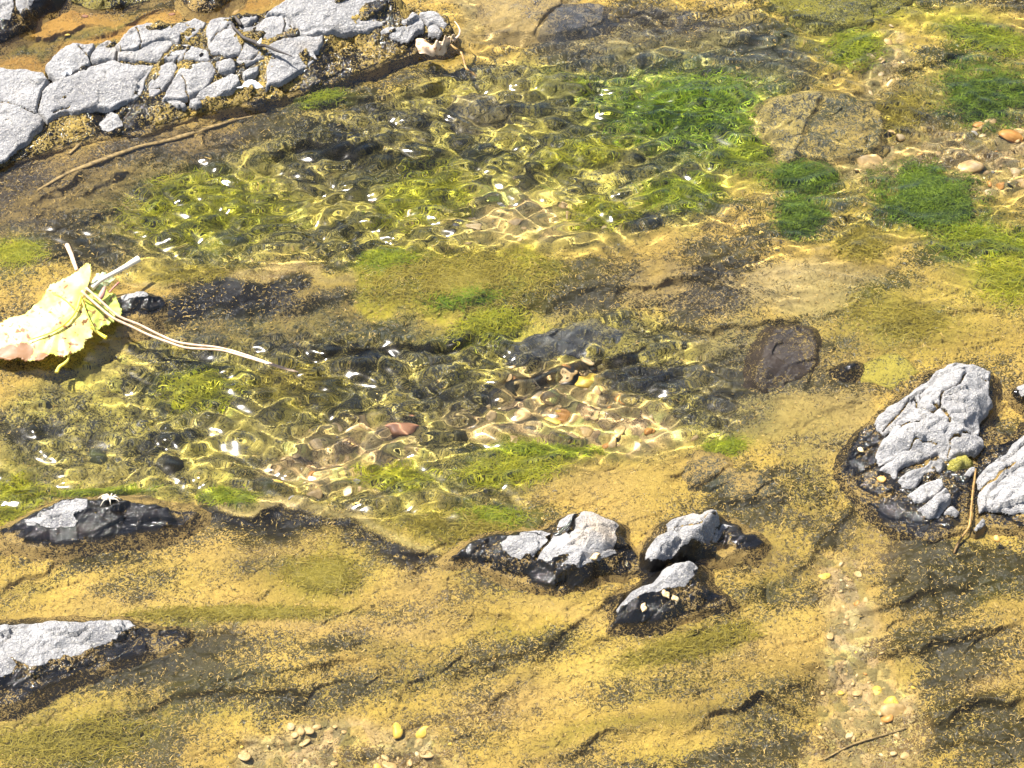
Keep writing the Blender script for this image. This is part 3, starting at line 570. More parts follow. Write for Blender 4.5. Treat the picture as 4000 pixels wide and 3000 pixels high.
# --- rocks standing out of the water
ROCKS = [
 dict(name='boulder', label='black wet boulder with a blue grey top in the upper left corner', outline=ZA([(-60, -60, 14), (330, -60, 12), (318, 0, 8), (290, 50, 4), (240, 130, 1), (150, 220, -1), (60, 270, -1), (0, 300, -1), (-60, 320, -1)]), ctrl=ZA([(100, 20, 16), (40, 100, 11), (180, 60, 13), (100, 160, 5), (0, 200, 5), (60, 230, 1.5)]), dry=[ZA([(100, -60), (245, -60), (165, 45), (125, 60), (95, 10)]), ZA([(-60, -60), (80, -60), (88, 20), (60, 80), (-60, 90)])], cov=.12, cracks=[(ZA([(95, -40), (95, 40), (130, 80), (110, 200)]), 1.2, 3)]),
 dict(name='boulder', label='wet glistening olive rock cut by the top edge behind the ledge', outline=ZA([(440, -60, 5), (460, 0, 2), (520, 40, 0), (600, 75, -1), (700, 70, -1), (830, 50, -1), (950, 10, 0), (1010, -60, 4)]), ctrl=ZA([(600, 10, 4), (760, 5, 5), (680, -30, 7)]), cov=.45, fil=(.25, .2, .03)),
 dict(name='boulder', label='small dark rock at the top edge between the two amber pools', outline=ZA([(1190, -60, 6), (1195, 20, 2), (1205, 70, -1), (1260, 88, -1), (1340, 85, -1), (1430, 50, -1), (1480, -10, 1), (1490, -60, 4)]), ctrl=ZA([(1280, 20, 5), (1380, 10, 5)]), cov=.25),
 dict(name='boulder', label='small round white glinting stone on the algae flank of the ledge', outline=ZA([(632, 812, 2), (650, 750, 4), (690, 708, 6), (740, 718, 6), (782, 770, 4), (795, 840, 2), (720, 868, 1), (660, 850, 1)]), ctrl=ZA([(710, 770, 8)]), dry=[ZA([(640, 800), (655, 760), (690, 715), (740, 725), (775, 775), (785, 830), (720, 850), (660, 835)])], r=1.5),
 dict(name='boulder', label='small black wet rock beside the yellow leaf', outline=[(252, 640, 1), (275, 632, 3), (320, 629, 3), (350, 640, 1.5), (359, 655, 0), (348, 672, -1), (310, 685, -1), (268, 690, -1), (252, 672, -1)], ctrl=[(295, 648, 5), (320, 655, 4), (290, 668, 2)], dry=[[(262, 637), (278, 633), (316, 631), (320, 644), (300, 650), (285, 648), (268, 654)]], cov=.06, r=2),
 dict(name='boulder', label='long wet black rock with a grey patch carrying the pale spider', outline=ZL([(-30, 335, -1), (60, 292, 0), (140, 245, 1.5), (230, 195, 3), (330, 155, 4), (420, 142, 4), (500, 136, 4), (600, 128, 3.5), (660, 140, 3), (740, 152, 3), (850, 168, 2), (960, 196, 1), (1080, 203, 0), (1115, 216, -1), (1075, 255, -1), (1040, 285, -1), (900, 318, -1), (750, 345, -1), (600, 370, -1), (450, 395, -1), (330, 412, -1), (200, 408, -1), (60, 390, -1.5)]), ctrl=ZL([(250, 250, 6), (420, 210, 6.5), (600, 200, 5), (800, 230, 3.5), (950, 250, 1.5), (200, 320, 3), (400, 310, 4), (600, 290, 3), (330, 370, 1)]),
   dry=[ZL([(140, 268), (180, 240), (230, 208), (305, 200), (320, 172), (430, 152), (500, 152), (488, 190), (450, 208), (405, 225), (430, 262), (408, 292), (360, 300), (270, 300), (200, 280), (150, 290)])], cov=.10, r=2),
 dict(name='boulder', label='smooth pale grey rock with a long tapering wet tail at the lower left edge', outline=ZL([(-60, 850, 6), (0, 850, 6.5), (200, 836, 7), (450, 826, 6), (600, 826, 5), (720, 829, 3.5), (770, 850, 2.5), (900, 872, 1), (1085, 882, -1), (1070, 935, -1.5), (950, 990, -2), (800, 1030, -2), (650, 1075, -2), (450, 1130, -2), (300, 1190, -2), (200, 1240, -2), (50, 1300, -2), (-60, 1320, -2)]), ctrl=ZL([(100, 930, 9), (300, 920, 8.5), (500, 890, 6.5), (650, 880, 4.5), (200, 1020, 6.5), (0, 1040, 7), (400, 1000, 4), (0, 1150, 3), (150, 1130, 2), (600, 970, 2), (850, 930, .5)]),
   dry=[ZL([(-60, 845), (200, 828), (450, 818), (600, 818), (725, 822), (768, 855), (740, 880), (680, 895), (655, 945), (600, 960), (500, 990), (400, 1040), (300, 1070), (230, 1110), (180, 1110), (130, 1090), (75, 1060), (90, 1090), (60, 1130), (0, 1160), (-60, 1170)])], cov=.32, cov_sub=.42, cracks=[(ZL([(60, 1040), (100, 1080), (160, 1105)]), .7, 1.5)]),
 dict(name='boulder', label='two humped grey rock with one snail on its black wet front', outline=ZM([(60, 480, -1), (130, 440, 0), (180, 400, 1), (250, 342, 3), (330, 307, 4), (420, 300, 5.5), (500, 295, 6), (560, 282, 6), (680, 272, 7), (750, 288, 8), (790, 222, 10), (860, 170, 13), (910, 165, 14), (960, 160, 15), (1010, 165, 15), (1080, 193, 13), (1160, 218, 10), (1192, 248, 7), (1202, 300, 4), (1245, 370, 1), (1330, 490, -1), (1310, 525, -1.5), (1200, 568, -1), (1090, 580, -1), (1040, 592, -1), (880, 650, -1), (820, 675, -1), (700, 650, -1), (560, 610, -1), (420, 560, -1), (300, 510, -1), (200, 470, -1)]),
   ctrl=ZM([(300, 400, 4.5), (520, 360, 10), (640, 340, 10), (500, 440, 7), (620, 470, 7), (700, 420, 10), (700, 560, 3), (850, 230, 12.5), (960, 230, 17.5), (1060, 260, 16), (900, 330, 15), (820, 380, 12), (940, 420, 14), (1080, 370, 14), (1130, 300, 11), (1000, 480, 9.5), (900, 540, 7), (1000, 560, 4.5), (1110, 500, 4.5), (1180, 420, 4), (800, 600, 2), (460, 510, 2.5), (735, 310, 8)]),
   dry=[ZM([(415, 390), (440, 335), (480, 303), (560, 298), (700, 308), (718, 330), (680, 390), (640, 430), (630, 460), (570, 440), (550, 475), (490, 465), (430, 440)]), ZM([(768, 262), (800, 213), (860, 168), (908, 168), (880, 200), (850, 235), (820, 255)]), ZM([(540, 292), (600, 280), (690, 272), (740, 288), (700, 298), (600, 296)]),
     ZM([(898, 222), (930, 168), (980, 158), (1080, 190), (1168, 222), (1182, 240), (1160, 270), (1150, 340), (1140, 400), (1165, 460), (1130, 480), (1080, 450), (1040, 460), (970, 520), (910, 550), (840, 560), (815, 545), (850, 490), (830, 440), (760, 490), (745, 530), (700, 515), (650, 480), (680, 420), (730, 370), (760, 300), (850, 290), (890, 285)])],
   cracks=[(ZM([(745, 290), (720, 350), (660, 420), (640, 470)]), 1.3, 2.4), (ZM([(920, 175), (880, 230), (850, 290)]), 1.2, 2.6), (ZM([(850, 440), (790, 500), (760, 600)]), 1.0, 1.8)], cov=.16, wetz=0),
 dict(name='boulder', label='leaning oval grey rock with a small wet black shoulder on its right', outline=ZM([(1352, 505, 4), (1368, 380, 8), (1418, 312, 11), (1488, 290, 12), (1490, 232, 13), (1520, 207, 14), (1660, 170, 15), (1700, 180, 15.5), (1760, 145, 16.5), (1800, 143, 16), (1815, 190, 12), (1812, 232, 8), (1850, 226, 6), (1930, 235, 4.5), (1955, 270, 3.5), (1975, 295, 3), (2060, 302, 1.5), (2120, 350, -1), (2090, 385, -1), (1960, 415, -1), (1850, 450, -1), (1760, 470, -1), (1650, 470, 1.5), (1520, 495, 2), (1440, 532, 1.5), (1385, 560, 0)]),
   ctrl=ZM([(1480, 380, 14), (1600, 280, 17), (1720, 220, 18), (1780, 190, 17.5), (1650, 360, 12.5), (1560, 430, 8), (1420, 470, 8), (1740, 320, 10), (1800, 300, 6), (1900, 320, 2.5), (2020, 345, 1), (1700, 430, 2.5)]),
   dry=[ZM([(1350, 505), (1362, 380), (1415, 305), (1485, 285), (1485, 225), (1520, 200), (1660, 163), (1700, 174), (1760, 138), (1810, 138), (1818, 190), (1790, 240), (1765, 270), (1765, 350), (1710, 410), (1620, 450), (1520, 480), (1440, 520), (1390, 532)]), ZM([(1770, 310), (1790, 250), (1850, 222), (1938, 238), (1870, 265), (1830, 300), (1800, 325)])], cov=.10, wetz=0, cracks=[(ZM([(1490, 290), (1560, 250), (1700, 235), (1790, 170)]), .8, 1.0)]),
 dict(name='boulder', label='pale crested rock with three snails on its black wet front', outline=ZM([(1090, 905, -1), (1130, 840, 0), (1160, 775, 2.5), (1255, 672, 7), (1350, 622, 9), (1400, 602, 10), (1455, 532, 12), (1540, 482, 13), (1620, 470, 13), (1672, 480, 12), (1692, 520, 9), (1690, 580, 6), (1730, 640, 3), (1800, 675, 1), (1890, 722, -1), (1850, 760, -1.5), (1750, 785, -1.5), (1650, 825, -1.5), (1550, 860, -1.5), (1400, 880, -1.5), (1250, 898, -1.5), (1140, 910, -1.5)]),
   ctrl=ZM([(1500, 570, 14), (1600, 520, 14), (1400, 650, 10.5), (1300, 710, 8), (1200, 780, 4), (1500, 680, 8), (1620, 640, 7.5), (1500, 770, 4), (1350, 800, 3.5), (1680, 720, 3), (1250, 840, 1.5), (1600, 780, 1)]),
   dry=[ZM([(1155, 790), (1195, 715), (1255, 665), (1350, 615), (1398, 595), (1455, 525), (1540, 475), (1620, 463), (1678, 480), (1682, 520), (1650, 530), (1655, 560), (1620, 590), (1600, 630), (1560, 620), (1510, 620), (1470, 630), (1440, 670), (1390, 680), (1340, 690), (1280, 720), (1230, 750), (1180, 800), (1165, 830)])], cov=.22, cov_sub=.5, wetz=0),
 dict(name='bedrock_hump', label='low wet dark bedrock hump under the grey rocks at the right edge', outline=ZR([(40, 980, -2), (110, 820, -1), (150, 740, 0), (220, 640, 1), (380, 545, 2), (680, 290, 3), (860, 150, 4), (1050, 80, 5), (1320, 155, 4), (1345, 400, 0), (1330, 560, -2), (1400, 640, -3), (1480, 700, -1), (1640, 560, 0), (1780, 560, 1), (1780, 1470, -1.5), (1450, 1450, -1.5), (1280, 1440, -1.5), (1100, 1470, -2), (850, 1560, -2.5), (520, 1490, -2), (300, 1300, -1.5), (160, 1140, -1.5)]),
   ctrl=ZR([(300, 720, 3), (250, 900, 1.5), (350, 1100, 1.5), (620, 900, 2), (800, 1200, 1.5), (500, 1180, 2), (700, 1000, 2), (900, 500, 7), (1100, 900, 2), (1050, 1150, 1.5), (900, 1350, 1), (1200, 900, -1.5), (1180, 1200, -1.2), (1130, 1400, -1.5), (1400, 1100, 5), (1650, 900, 6), (1500, 1350, 1), (600, 1380, 1)]), cov=.30, cov_sub=.44, r=2.5, rough=1.5,
   cracks=[(ZR([(200, 860), (300, 800), (390, 740)]), 2, 2), (ZR([(170, 1040), (300, 960), (400, 900)]), 2, 2.5), (ZR([(380, 1230), (520, 1150)]), 2, 2.5), (ZR([(1190, 960), (1170, 1200), (1150, 1420)]), 3, 3)]),
 dict(name='boulder', label='largest cracked grey rock of the cluster at the right', outline=ZR([(375, 545, 7), (390, 510, 8), (450, 460, 9), (560, 390, 11), (680, 290, 13), (780, 230, 14), (860, 150, 15), (960, 90, 16), (1050, 75, 16), (1160, 80, 16), (1260, 110, 15), (1320, 150, 13), (1303, 190, 12), (1316, 230, 11), (1312, 350, 9), (1336, 400, 8), (1320, 450, 6), (1262, 530, 5), (1242, 560, 5), (1217, 640, 6), (1215, 678, 7), (1250, 680, 6), (1276, 770, 4), (1200, 830, 5), (1140, 835, 6), (1050, 840, 7), (950, 880, 6), (900, 850, 6.5), (890, 800, 8), (830, 830, 7), (760, 800, 8), (690, 780, 9), (600, 800, 8.5), (500, 870, 7), (390, 912, 5.5), (365, 830, 6.5), (400, 730, 8), (480, 660, 9), (505, 615, 9), (435, 645, 6), (385, 605, 6)]),
   ctrl=ZR([(700, 450, 15), (900, 250, 18), (1100, 200, 19), (1200, 350, 17), (1000, 450, 17), (800, 600, 15), (1100, 600, 14), (600, 700, 13), (1050, 740, 10.5), (1200, 740, 9), (700, 730, 12), (500, 780, 10), (850, 500, 14.5), (1150, 480, 13.5)]), alldry=True, wetz=2.5, rough=1.6,
   cracks=[(ZR([(690, 370), (708, 430), (780, 462), (840, 470), (900, 400), (925, 310), (1000, 282), (1060, 262), (1096, 180)]), 1.1, 3.5), (ZR([(860, 400), (930, 430), (990, 520)]), 2.2, 3.6), (ZR([(580, 582), (650, 548), (720, 550)]), 1.0, 2.5), (ZR([(440, 625), (500, 545), (580, 462), (640, 400)]), .9, 2.6), (ZR([(985, 695), (1040, 650), (1080, 640)]), 1.6, 3), (ZR([(1100, 628), (1160, 650)]), 1.5, 3), (ZR([(980, 700), (990, 760), (960, 860)]), .7, 1.5), (ZR([(1220, 170), (1260, 195), (1310, 190)]), .7, 1.6), (ZR([(620, 775), (700, 690), (800, 680), (880, 720)]), .7, 1.2)], cfloor=.5),
 dict(name='rock_slab', label='thin layered slab with a cream patch under the largest cluster rock', outline=ZR([(360, 962, 4), (500, 884, 7), (600, 806, 8), (700, 792, 8), (790, 834, 7), (830, 826, 6), (800, 862, 5.5), (700, 900, 5), (600, 930, 4.5), (556, 960, 4), (552, 1030, 3), (520, 1055, 2.5), (490, 1030, 3), (480, 985, 4)]), ctrl=ZR([(600, 870, 7.5), (520, 930, 6)]), alldry=True, wetz=1.5, r=1.2),
 dict(name='rock_slab', label='layered tan streaked slab with an orange pebble at its left', outline=ZR([(545, 1042, 4), (600, 1002, 6), (760, 932, 7), (830, 872, 7), (900, 882, 6.5), (950, 902, 6), (900, 960, 5), (760, 992, 5), (742, 1040, 4.5), (690, 1092, 3.5), (620, 1112, 3), (575, 1106, 3)]), ctrl=ZR([(700, 1010, 6.8), (830, 930, 7.2)]), alldry=True, wetz=1.0, r=1.2),
 dict(name='rock_slab', label='square tilted slab in the middle of the right cluster front', outline=ZR([(620, 1182, 3), (700, 1112, 5), (850, 1042, 7), (900, 1036, 7), (930, 1090, 6), (862, 1160, 5), (790, 1210, 4), (690, 1242, 3)]), ctrl=ZR([(790, 1130, 5)]), alldry=True, wetz=1.0, r=1.2),
 dict(name='rock_slab', label='pointed bright slab at the very front of the right cluster', outline=ZR([(705, 1312, 1.5), (760, 1272, 3), (870, 1164, 6), (930, 1098, 7), (1000, 1160, 6), (990, 1220, 5), (930, 1300, 3), (890, 1352, 2), (800, 1372, 1.5)]), ctrl=ZR([(880, 1240, 6.5)]), alldry=True, wetz=.8, r=1.3),
 dict(name='rock_slab', label='small three cornered stone right of the pointed bright slab', outline=ZR([(928, 1330, 1.5), (1000, 1262, 3.5), (1070, 1312, 2), (1040, 1352, 1)]), ctrl=ZR([(1000, 1310, 3.2)]), alldry=True, wetz=.8, r=1),
 dict(name='boulder', label='olive green algae coated knob between the cluster rocks', outline=ZR([(960, 935, 3), (990, 882, 5), (1040, 850, 6), (1120, 840, 6), (1166, 880, 4.5), (1150, 940, 3), (1050, 988, 2), (980, 984, 2)]), ctrl=ZR([(1070, 900, 7.5)]), dry=[ZR([(985, 890), (1035, 848), (1050, 870), (1010, 905)])], und=(.07, .07, .01), fil=(.34, .30, .05), cov=.65, r=1.8),
 dict(name='rock_slab', label='small grey flake left of the wet root in the right cluster', outline=ZR([(1072, 1012, 1.5), (1190, 932, 4), (1192, 990, 3), (1140, 1036, 1)]), ctrl=ZR([(1150, 985, 3.5)]), alldry=True, wetz=.6, r=1),
 dict(name='boulder', label='big pale rock cut by the right edge of the photo', outline=ZR([(1200, 1052, 4), (1250, 980, 7), (1340, 890, 10), (1450, 820, 12), (1485, 750, 13), (1560, 690, 14), (1640, 620, 15), (1760, 600, 16), (1760, 1335, 3), (1560, 1312, 4), (1490, 1334, 3), (1420, 1302, 4), (1340, 1292, 4), (1280, 1272, 4), (1215, 1322, 2), (1212, 1170, 4), (1215, 1110, 4)]), ctrl=ZR([(1400, 950, 12), (1550, 850, 15), (1650, 950, 16), (1500, 1100, 12), (1350, 1150, 9), (1600, 1200, 9), (1300, 1080, 7)]), alldry=True, wetz=1.5, rough=1.4, cracks=[(ZR([(1215, 1132), (1290, 1082), (1360, 1042), (1440, 972), (1520, 900)]), 1.5, 2.4)], cfloor=.6),
 dict(name='rock_slab', label='small upright grey stone at the waterline below the rightmost rock', outline=ZR([(1172, 1472, 1), (1220, 1400, 4), (1250, 1360, 5), (1272, 1400, 3), (1250, 1450, 1.5), (1200, 1496, .5)]), ctrl=ZR([(1225, 1430, 4)]), alldry=True, wetz=.6, r=1),
 dict(name='boulder', label='half wet rounded rock at the right edge above the cluster', outline=ZR([(1485, 315, 1), (1530, 262, 4), (1640, 240, 7), (1760, 250, 8), (1760, 470, 0), (1640, 450, 0), (1560, 400, 0)]), ctrl=ZR([(1620, 320, 8), (1680, 380, 5)]), dry=[ZR([(1510, 300), (1560, 255), (1760, 240), (1760, 360), (1660, 390), (1580, 370)])], cov=.2),
 # submerged or just awash
 dict(name='boulder', label='dark brown boulder just under the surface left of the right cluster', outline=Z6([(470, 970, -9), (500, 850, -4), (560, 700, -1.5), (620, 620, -1), (740, 605, -1), (860, 630, -1.5), (892, 680, -2.5), (885, 760, -3.5), (902, 805, -5), (840, 910, -8), (700, 1010, -10), (540, 1050, -11)]), ctrl=Z6([(700, 700, -2.6), (650, 820, -3), (780, 780, -3), (560, 900, -3.5)]), und=(.022, .016, .011), fil=(.36, .24, .05), cov=.25, cov_sub=.24, fil_sub=(.40, .28, .07)),
 dict(name='boulder', label='yellow green algae covered stone beside the largest cluster rock', outline=Z6([(1170, 895, -5), (1218, 842, -4), (1330, 785, -3.5), (1420, 790, -3.5), (1500, 850, -4), (1535, 905, -5), (1480, 990, -6), (1370, 1020, -6), (1250, 990, -6), (1190, 945, -6)]), ctrl=Z6([(1350, 870, -2.6), (1300, 930, -3), (1430, 900, -2.9)]), facet=.1, und=(.05, .045, .008), fil=(.56, .46, .07), cov=.6, cov_sub=.6, fil_sub=(.56, .46, .07)),
 dict(name='boulder', label='tiny black wet stone left of the yellow green stone', outline=Z6([(1035, 885, -1), (1080, 850, 0), (1150, 843, 0), (1172, 875, -1), (1130, 898, -2), (1060, 910, -2)]), ctrl=Z6([(1110, 870, 1.5)]), cov=.3, cov_sub=.35, r=1.2),
 dict(name='boulder', label='pale left half of the split rock under water', outline=Z3([(490, 765, -14), (555, 665, -9), (640, 620, -7), (760, 588, -6), (870, 573, -6), (922, 590, -7), (890, 680, -7), (832, 760, -8), (800, 860, -9), (742, 1010, -12), (690, 1035, -14), (640, 960, -14), (560, 860, -15)]), ctrl=Z3([(700, 700, -7), (760, 660, -7), (680, 830, -10)]), und=(.06, .048, .015), fil=(.40, .31, .15), cov_sub=.52, fil_sub=(.56, .43, .13), r=2),
 dict(name='boulder', label='brown right half of the split rock under water', outline=Z3([(938, 592, -7), (1050, 600, -6), (1230, 650, -7), (1300, 720, -9), (1322, 830, -11), (1290, 930, -13), (1180, 1000, -14), (1000, 1030, -14), (780, 995, -14), (762, 962, -13), (822, 850, -9), (862, 760, -7), (922, 660, -7)]), ctrl=Z3([(1050, 750, -7), (1150, 830, -8.5), (950, 880, -9)]), und=(.04, .032, .009), fil_sub=(.54, .39, .10), cov_sub=.42, r=2),
 dict(name='rock_slab', label='angular tan slab lying under shallow water above the oval rock', outline=[(1490, 1052, -5), (1492, 1004, -3), (1516, 980, -2.5), (1556, 982, -2.5), (1578, 998, -3), (1530, 1042, -5)], ctrl=[(1525, 1008, -1.6)], und=(.05, .042, .014), cov_sub=.55, r=1.5),
 dict(name='rock_slab', label='dark angular slab under shallow water beside the tan slab', outline=[(1523, 1048, -4), (1580, 1003, -2.5), (1602, 1020, -2.5), (1640, 1018, -2.5), (1690, 1045, -4), (1702, 1064, -6), (1610, 1082, -6), (1550, 1070, -6)], ctrl=[(1600, 1035, -1.6), (1640, 1040, -1.8)], und=(.03, .026, .011), cov_sub=.36, r=1.5),
 dict(name='rock_slab', label='smooth tan submerged slab at the top edge right of the dead leaf', outline=T(.3375, 735.5, 0, [(880, -60, -6), (905, 60, -5), (960, 195, -6), (1100, 215, -7), (1240, 205, -7), (1300, 100, -6), (1410, 20, -5), (1420, -60, -5)]), ctrl=T(.3375, 735.5, 0, [(1100, 80, -2.8), (1200, 0, -2.6), (1000, 20, -3)]), und=(.16, .11, .04), fil_sub=(.56, .40, .15), cov_sub=.72, r=3),
 dict(name='rock_slab', label='greyish submerged slab beside the smooth tan slab near the top', outline=T(.3375, 735.5, 0, [(1325, 105, -7), (1425, 25, -5), (1560, 10, -5), (1700, 30, -6), (1680, 160, -9), (1500, 210, -10), (1260, 235, -11)]), ctrl=T(.3375, 735.5, 0, [(1500, 90, -4), (1400, 160, -6)]), und=(.05, .04, .025), fil_sub=(.36, .28, .15), cov_sub=.46, r=2),
 dict(name='boulder', label='rounded green mound of algae covered rock at the top edge', outline=[(1690, -20, -4), (1705, 20, -5), (1745, 45, -7), (1830, 55, -9), (1905, 40, -9), (1975, 5, -8), (1985, -30, -6)], ctrl=[(1800, 5, -2), (1870, 0, -2)], und=(.05, .06, .006), fil_sub=(.34, .30, .03), cov_sub=.6, r=4),
 dict(name='rock_slab', label='large dark submerged slab above the bright pebbles of the lower pool', outline=T(.3375, 735.5, 497.7, [(1070, 730, -20), (1240, 645, -16), (1380, 620, -14), (1600, 545, -12), (1820, 645, -12), (1845, 720, -14), (1795, 795, -18), (1640, 850, -22), (1400, 862, -23), (1200, 862, -24), (1100, 890, -25)]), ctrl=T(.3375, 735.5, 497.7, [(1400, 720, -14), (1650, 680, -10), (1250, 780, -18)]), und=(.045, .042, .02), fil_sub=(.33, .28, .11), cov_sub=.42, r=3),
 dict(name='boulder', label='black oval shape standing in for a water dimple shadow on the pool floor near the left edge', outline=[(185, 985, -17), (195, 965, -16), (215, 960, -16), (230, 972, -16), (240, 1000, -17), (232, 1022, -18), (212, 1024, -18), (192, 1008, -18)], ctrl=[(212, 990, -13)], und=(.018, .02, .006), fil_sub=(.06, .06, .01), cov_sub=.3, r=3),  # added dark solid in place of a surface dimple's shadow
 dict(name='boulder', label='black oval shape standing in for a water dimple shadow beside the bright pebbles in mid pool', outline=[(967, 938, -26), (975, 925, -25), (998, 920, -25), (1012, 928, -25), (1014, 942, -26), (995, 952, -27), (975, 950, -27)], ctrl=[(992, 936, -22)], und=(.02, .018, .008), fil_sub=(.08, .07, .02), cov_sub=.25, r=3),  # dimple shadow on the pool floor, modelled as a black oval
 dict(name='boulder', label='small black stone near the lower rim of the pool by the long wet rock', outline=[(330, 1000, -18), (345, 985, -17), (385, 980, -17), (400, 995, -18), (392, 1015, -20), (350, 1025, -20)], ctrl=[(365, 1000, -13)], und=(.02, .018, .01), fil_sub=(.14, .12, .03), cov_sub=.3, r=3),
 dict(name='boulder', label='rounded brown cobble in the rippled water below the dead leaf', outline=[(960, 230, -20), (985, 205, -17), (1040, 195, -16), (1085, 215, -17), (1095, 245, -20), (1060, 262, -22), (990, 258, -22)], ctrl=[(1030, 225, -12)], und=(.06, .05, .02), fil_sub=(.40, .32, .12), cov_sub=.5, r=4),
 dict(name='boulder', label='olive cobble in the rippled water left of the vivid green algae', outline=[(1150, 190, -20), (1175, 165, -17), (1230, 160, -17), (1262, 185, -19), (1250, 215, -22), (1180, 218, -22)], ctrl=[(1205, 185, -12)], und=(.06, .06, .012), fil_sub=(.33, .30, .06), cov_sub=.6, r=4),
]
for i, d in enumerate(ROCKS):
    d.setdefault('seed', i+60); lab = d.pop('label'); nm = d.pop('name')
    if not d.get('alldry') and not d.get('dry'): d.setdefault('facet', .35)
    if not d.get('alldry'): d.setdefault('skirt', 1.1)
    stone(nm, lab, 'rock', d.pop('outline'), d.pop('ctrl'), **d)

# ------------------------------------------------------------------ water sheet with real ripples
WX0 = axis(-.41, .41, .0007, 6); WY0 = axis(-.31, .44, .0007, 6)
WX, WY = np.meshgrid(WX0, WY0); wu_, wv_ = proj(WX, WY, 0)
rip = np.clip(mask(POOL1, 60)+mask(POOL2, 55), 0, 1)
rip = np.maximum(rip, .66*mask([(900, -100), (2400, -200), (2400, 600), (1700, 680), (1450, 560), (1500, 300), (1000, 160)], 90))
rip = np.maximum(rip, .5*mask([(0, 450), (300, 330), (700, 230), (900, 130), (950, 160), (400, 420), (250, 600), (0, 640)], 50))
rip = np.maximum(rip, .30*mask([(1450, 560), (1750, 560), (1800, 900), (1650, 960), (1500, 800)], 60))
rip = np.maximum(rip, .04)*(1+.55*blob(760, 455, 90, 80))*(1-.3*blob(200, 900, 330, 130))
A = samp(rip, wu_, wv_)*(np.hypot(WX, WY) < 1.2)
qx = WX+.006*vnoise(WX, WY, .03, 5); qy = WY+.006*vnoise(WX, WY, .03, 6)
r2 = np.random.default_rng(21); wz = np.zeros(WX.shape); wl = np.zeros(WX.shape)
for k in range(64):
    lam = r2.uniform(.006, .016) if k % 2 else r2.uniform(.013, .034); th = r2.normal(math.pi/2, .62); am = lam*.0122*r2.uniform(.5, 1)
    ph = 2*np.pi/lam*(qx*math.cos(th)+qy*math.sin(th))+r2.uniform(0, 6.28)
    wz += am*np.sin(ph)*np.clip(.62+.75*vnoise(WX*.6, WY, .045, k), 0, 2)
for k in range(8):
    lam = r2.uniform(.05, .12); th = r2.uniform(0, 3.14)
    wl += lam*.0012*np.sin(2*np.pi/lam*(WX*math.cos(th)+WY*math.sin(th))+r2.uniform(0, 6.28))
wz = A*(wz+wl)+.00022*fbm(WX, WY, .02, 2, 3)*(A > 0)
for pl in MEN:
    b0 = np.min(pl, 0)-.012; b1 = np.max(pl, 0)+.012
    ii = np.where((WX0 > b0[0]) & (WX0 < b1[0]))[0]; jj = np.where((WY0 > b0[1]) & (WY0 < b1[1]))[0]
    sl = np.s_[jj[0]:jj[-1]+1, ii[0]:ii[-1]+1]
    wz[sl] = np.maximum(wz[sl], 0)*0+wz[sl]*sm(0, .012, -sdf(WX[sl], WY[sl], pl))*.5+wz[sl]*.5+.0006*(.6+.6*vnoise(WX[sl], WY[sl], .006, 4))*np.exp(-np.maximum(-sdf(WX[sl], WY[sl], pl), 0)/.0015)
wat = link('water', mesh('water', np.stack([WX, WY, wz], -1).reshape(-1, 3), gridfaces(len(WY0), len(WX0))), WATER)
wat.cycles.is_caustics_receiver = False; wat.cycles.is_caustics_caster = True
tag(wat, kind='structure')

# ------------------------------------------------------------------ detritus, algae, pebbles
def tuftmesh(name, x, y, z, hx, hy, L, wdt, K, rise, curl, rr, zmax=-.0026):
    """many thin flat strands: roots x,y,z, headings, lengths; returns one mesh"""
    n = len(x); t = np.linspace(0, 1, K)[None]
    h = np.arctan2(hy, hx)[:, None]+curl*rr.normal(0, 1, (n, 1))*t+.5*curl*np.sin(t*6+rr.uniform(0, 6.28, (n, 1)))
    dx = np.cos(h)*L[:, None]/(K-1); dy = np.sin(h)*L[:, None]/(K-1)
    px = x[:, None]+np.cumsum(dx, 1)-dx[:, :1]; py = y[:, None]+np.cumsum(dy, 1)-dy[:, :1]
    pz = z[:, None]+rise[:, None]*np.sin(t*2.4)*rr.uniform(.3, 1, (n, 1))+.0003*rr.normal(0, 1, (n, K))
    pz = np.maximum(pz, bedz(px, py)+.0002)
    if zmax is not None: pz = np.minimum(pz, zmax)
    sx_, sy_ = -np.sin(h), np.cos(h); ww = wdt[:, None]*(1-.75*t**2)*.5
    tilt = rr.uniform(-.8, .8, (n, 1))
    a = np.stack([px+sx_*ww, py+sy_*ww, pz+tilt*ww], -1); b = np.stack([px-sx_*ww, py-sy_*ww, pz-tilt*ww], -1)
    co = np.stack([a, b], 2).reshape(-1, 3)
    i = np.arange(n*K*2).reshape(n, K, 2)
    f = np.stack([i[:, :-1, 0], i[:, 1:, 0], i[:, 1:, 1], i[:, :-1, 1]], -1).reshape(-1, 4)
    return mesh(name, co, f, {'tint': np.repeat(rr.random(n), K*2)})
GREENS = {
 'deep': make_fibre('deep green algae', (.06, .13, .001), (.26, .36, .004), .45),
 'vivid': make_fibre('vivid algae', (.09, .21, .0005), (.42, .54, .002), .5),
 'green': make_fibre('green algae', (.20, .28, .001), (.50, .52, .006), .5),
 'lime': make_fibre('lime algae', (.30, .34, .003), (.64, .58, .02), .5),
 'olive': make_fibre('olive algae', (.22, .18, .005), (.56, .44, .05), .45)}
ra = np.random.default_rng(99)
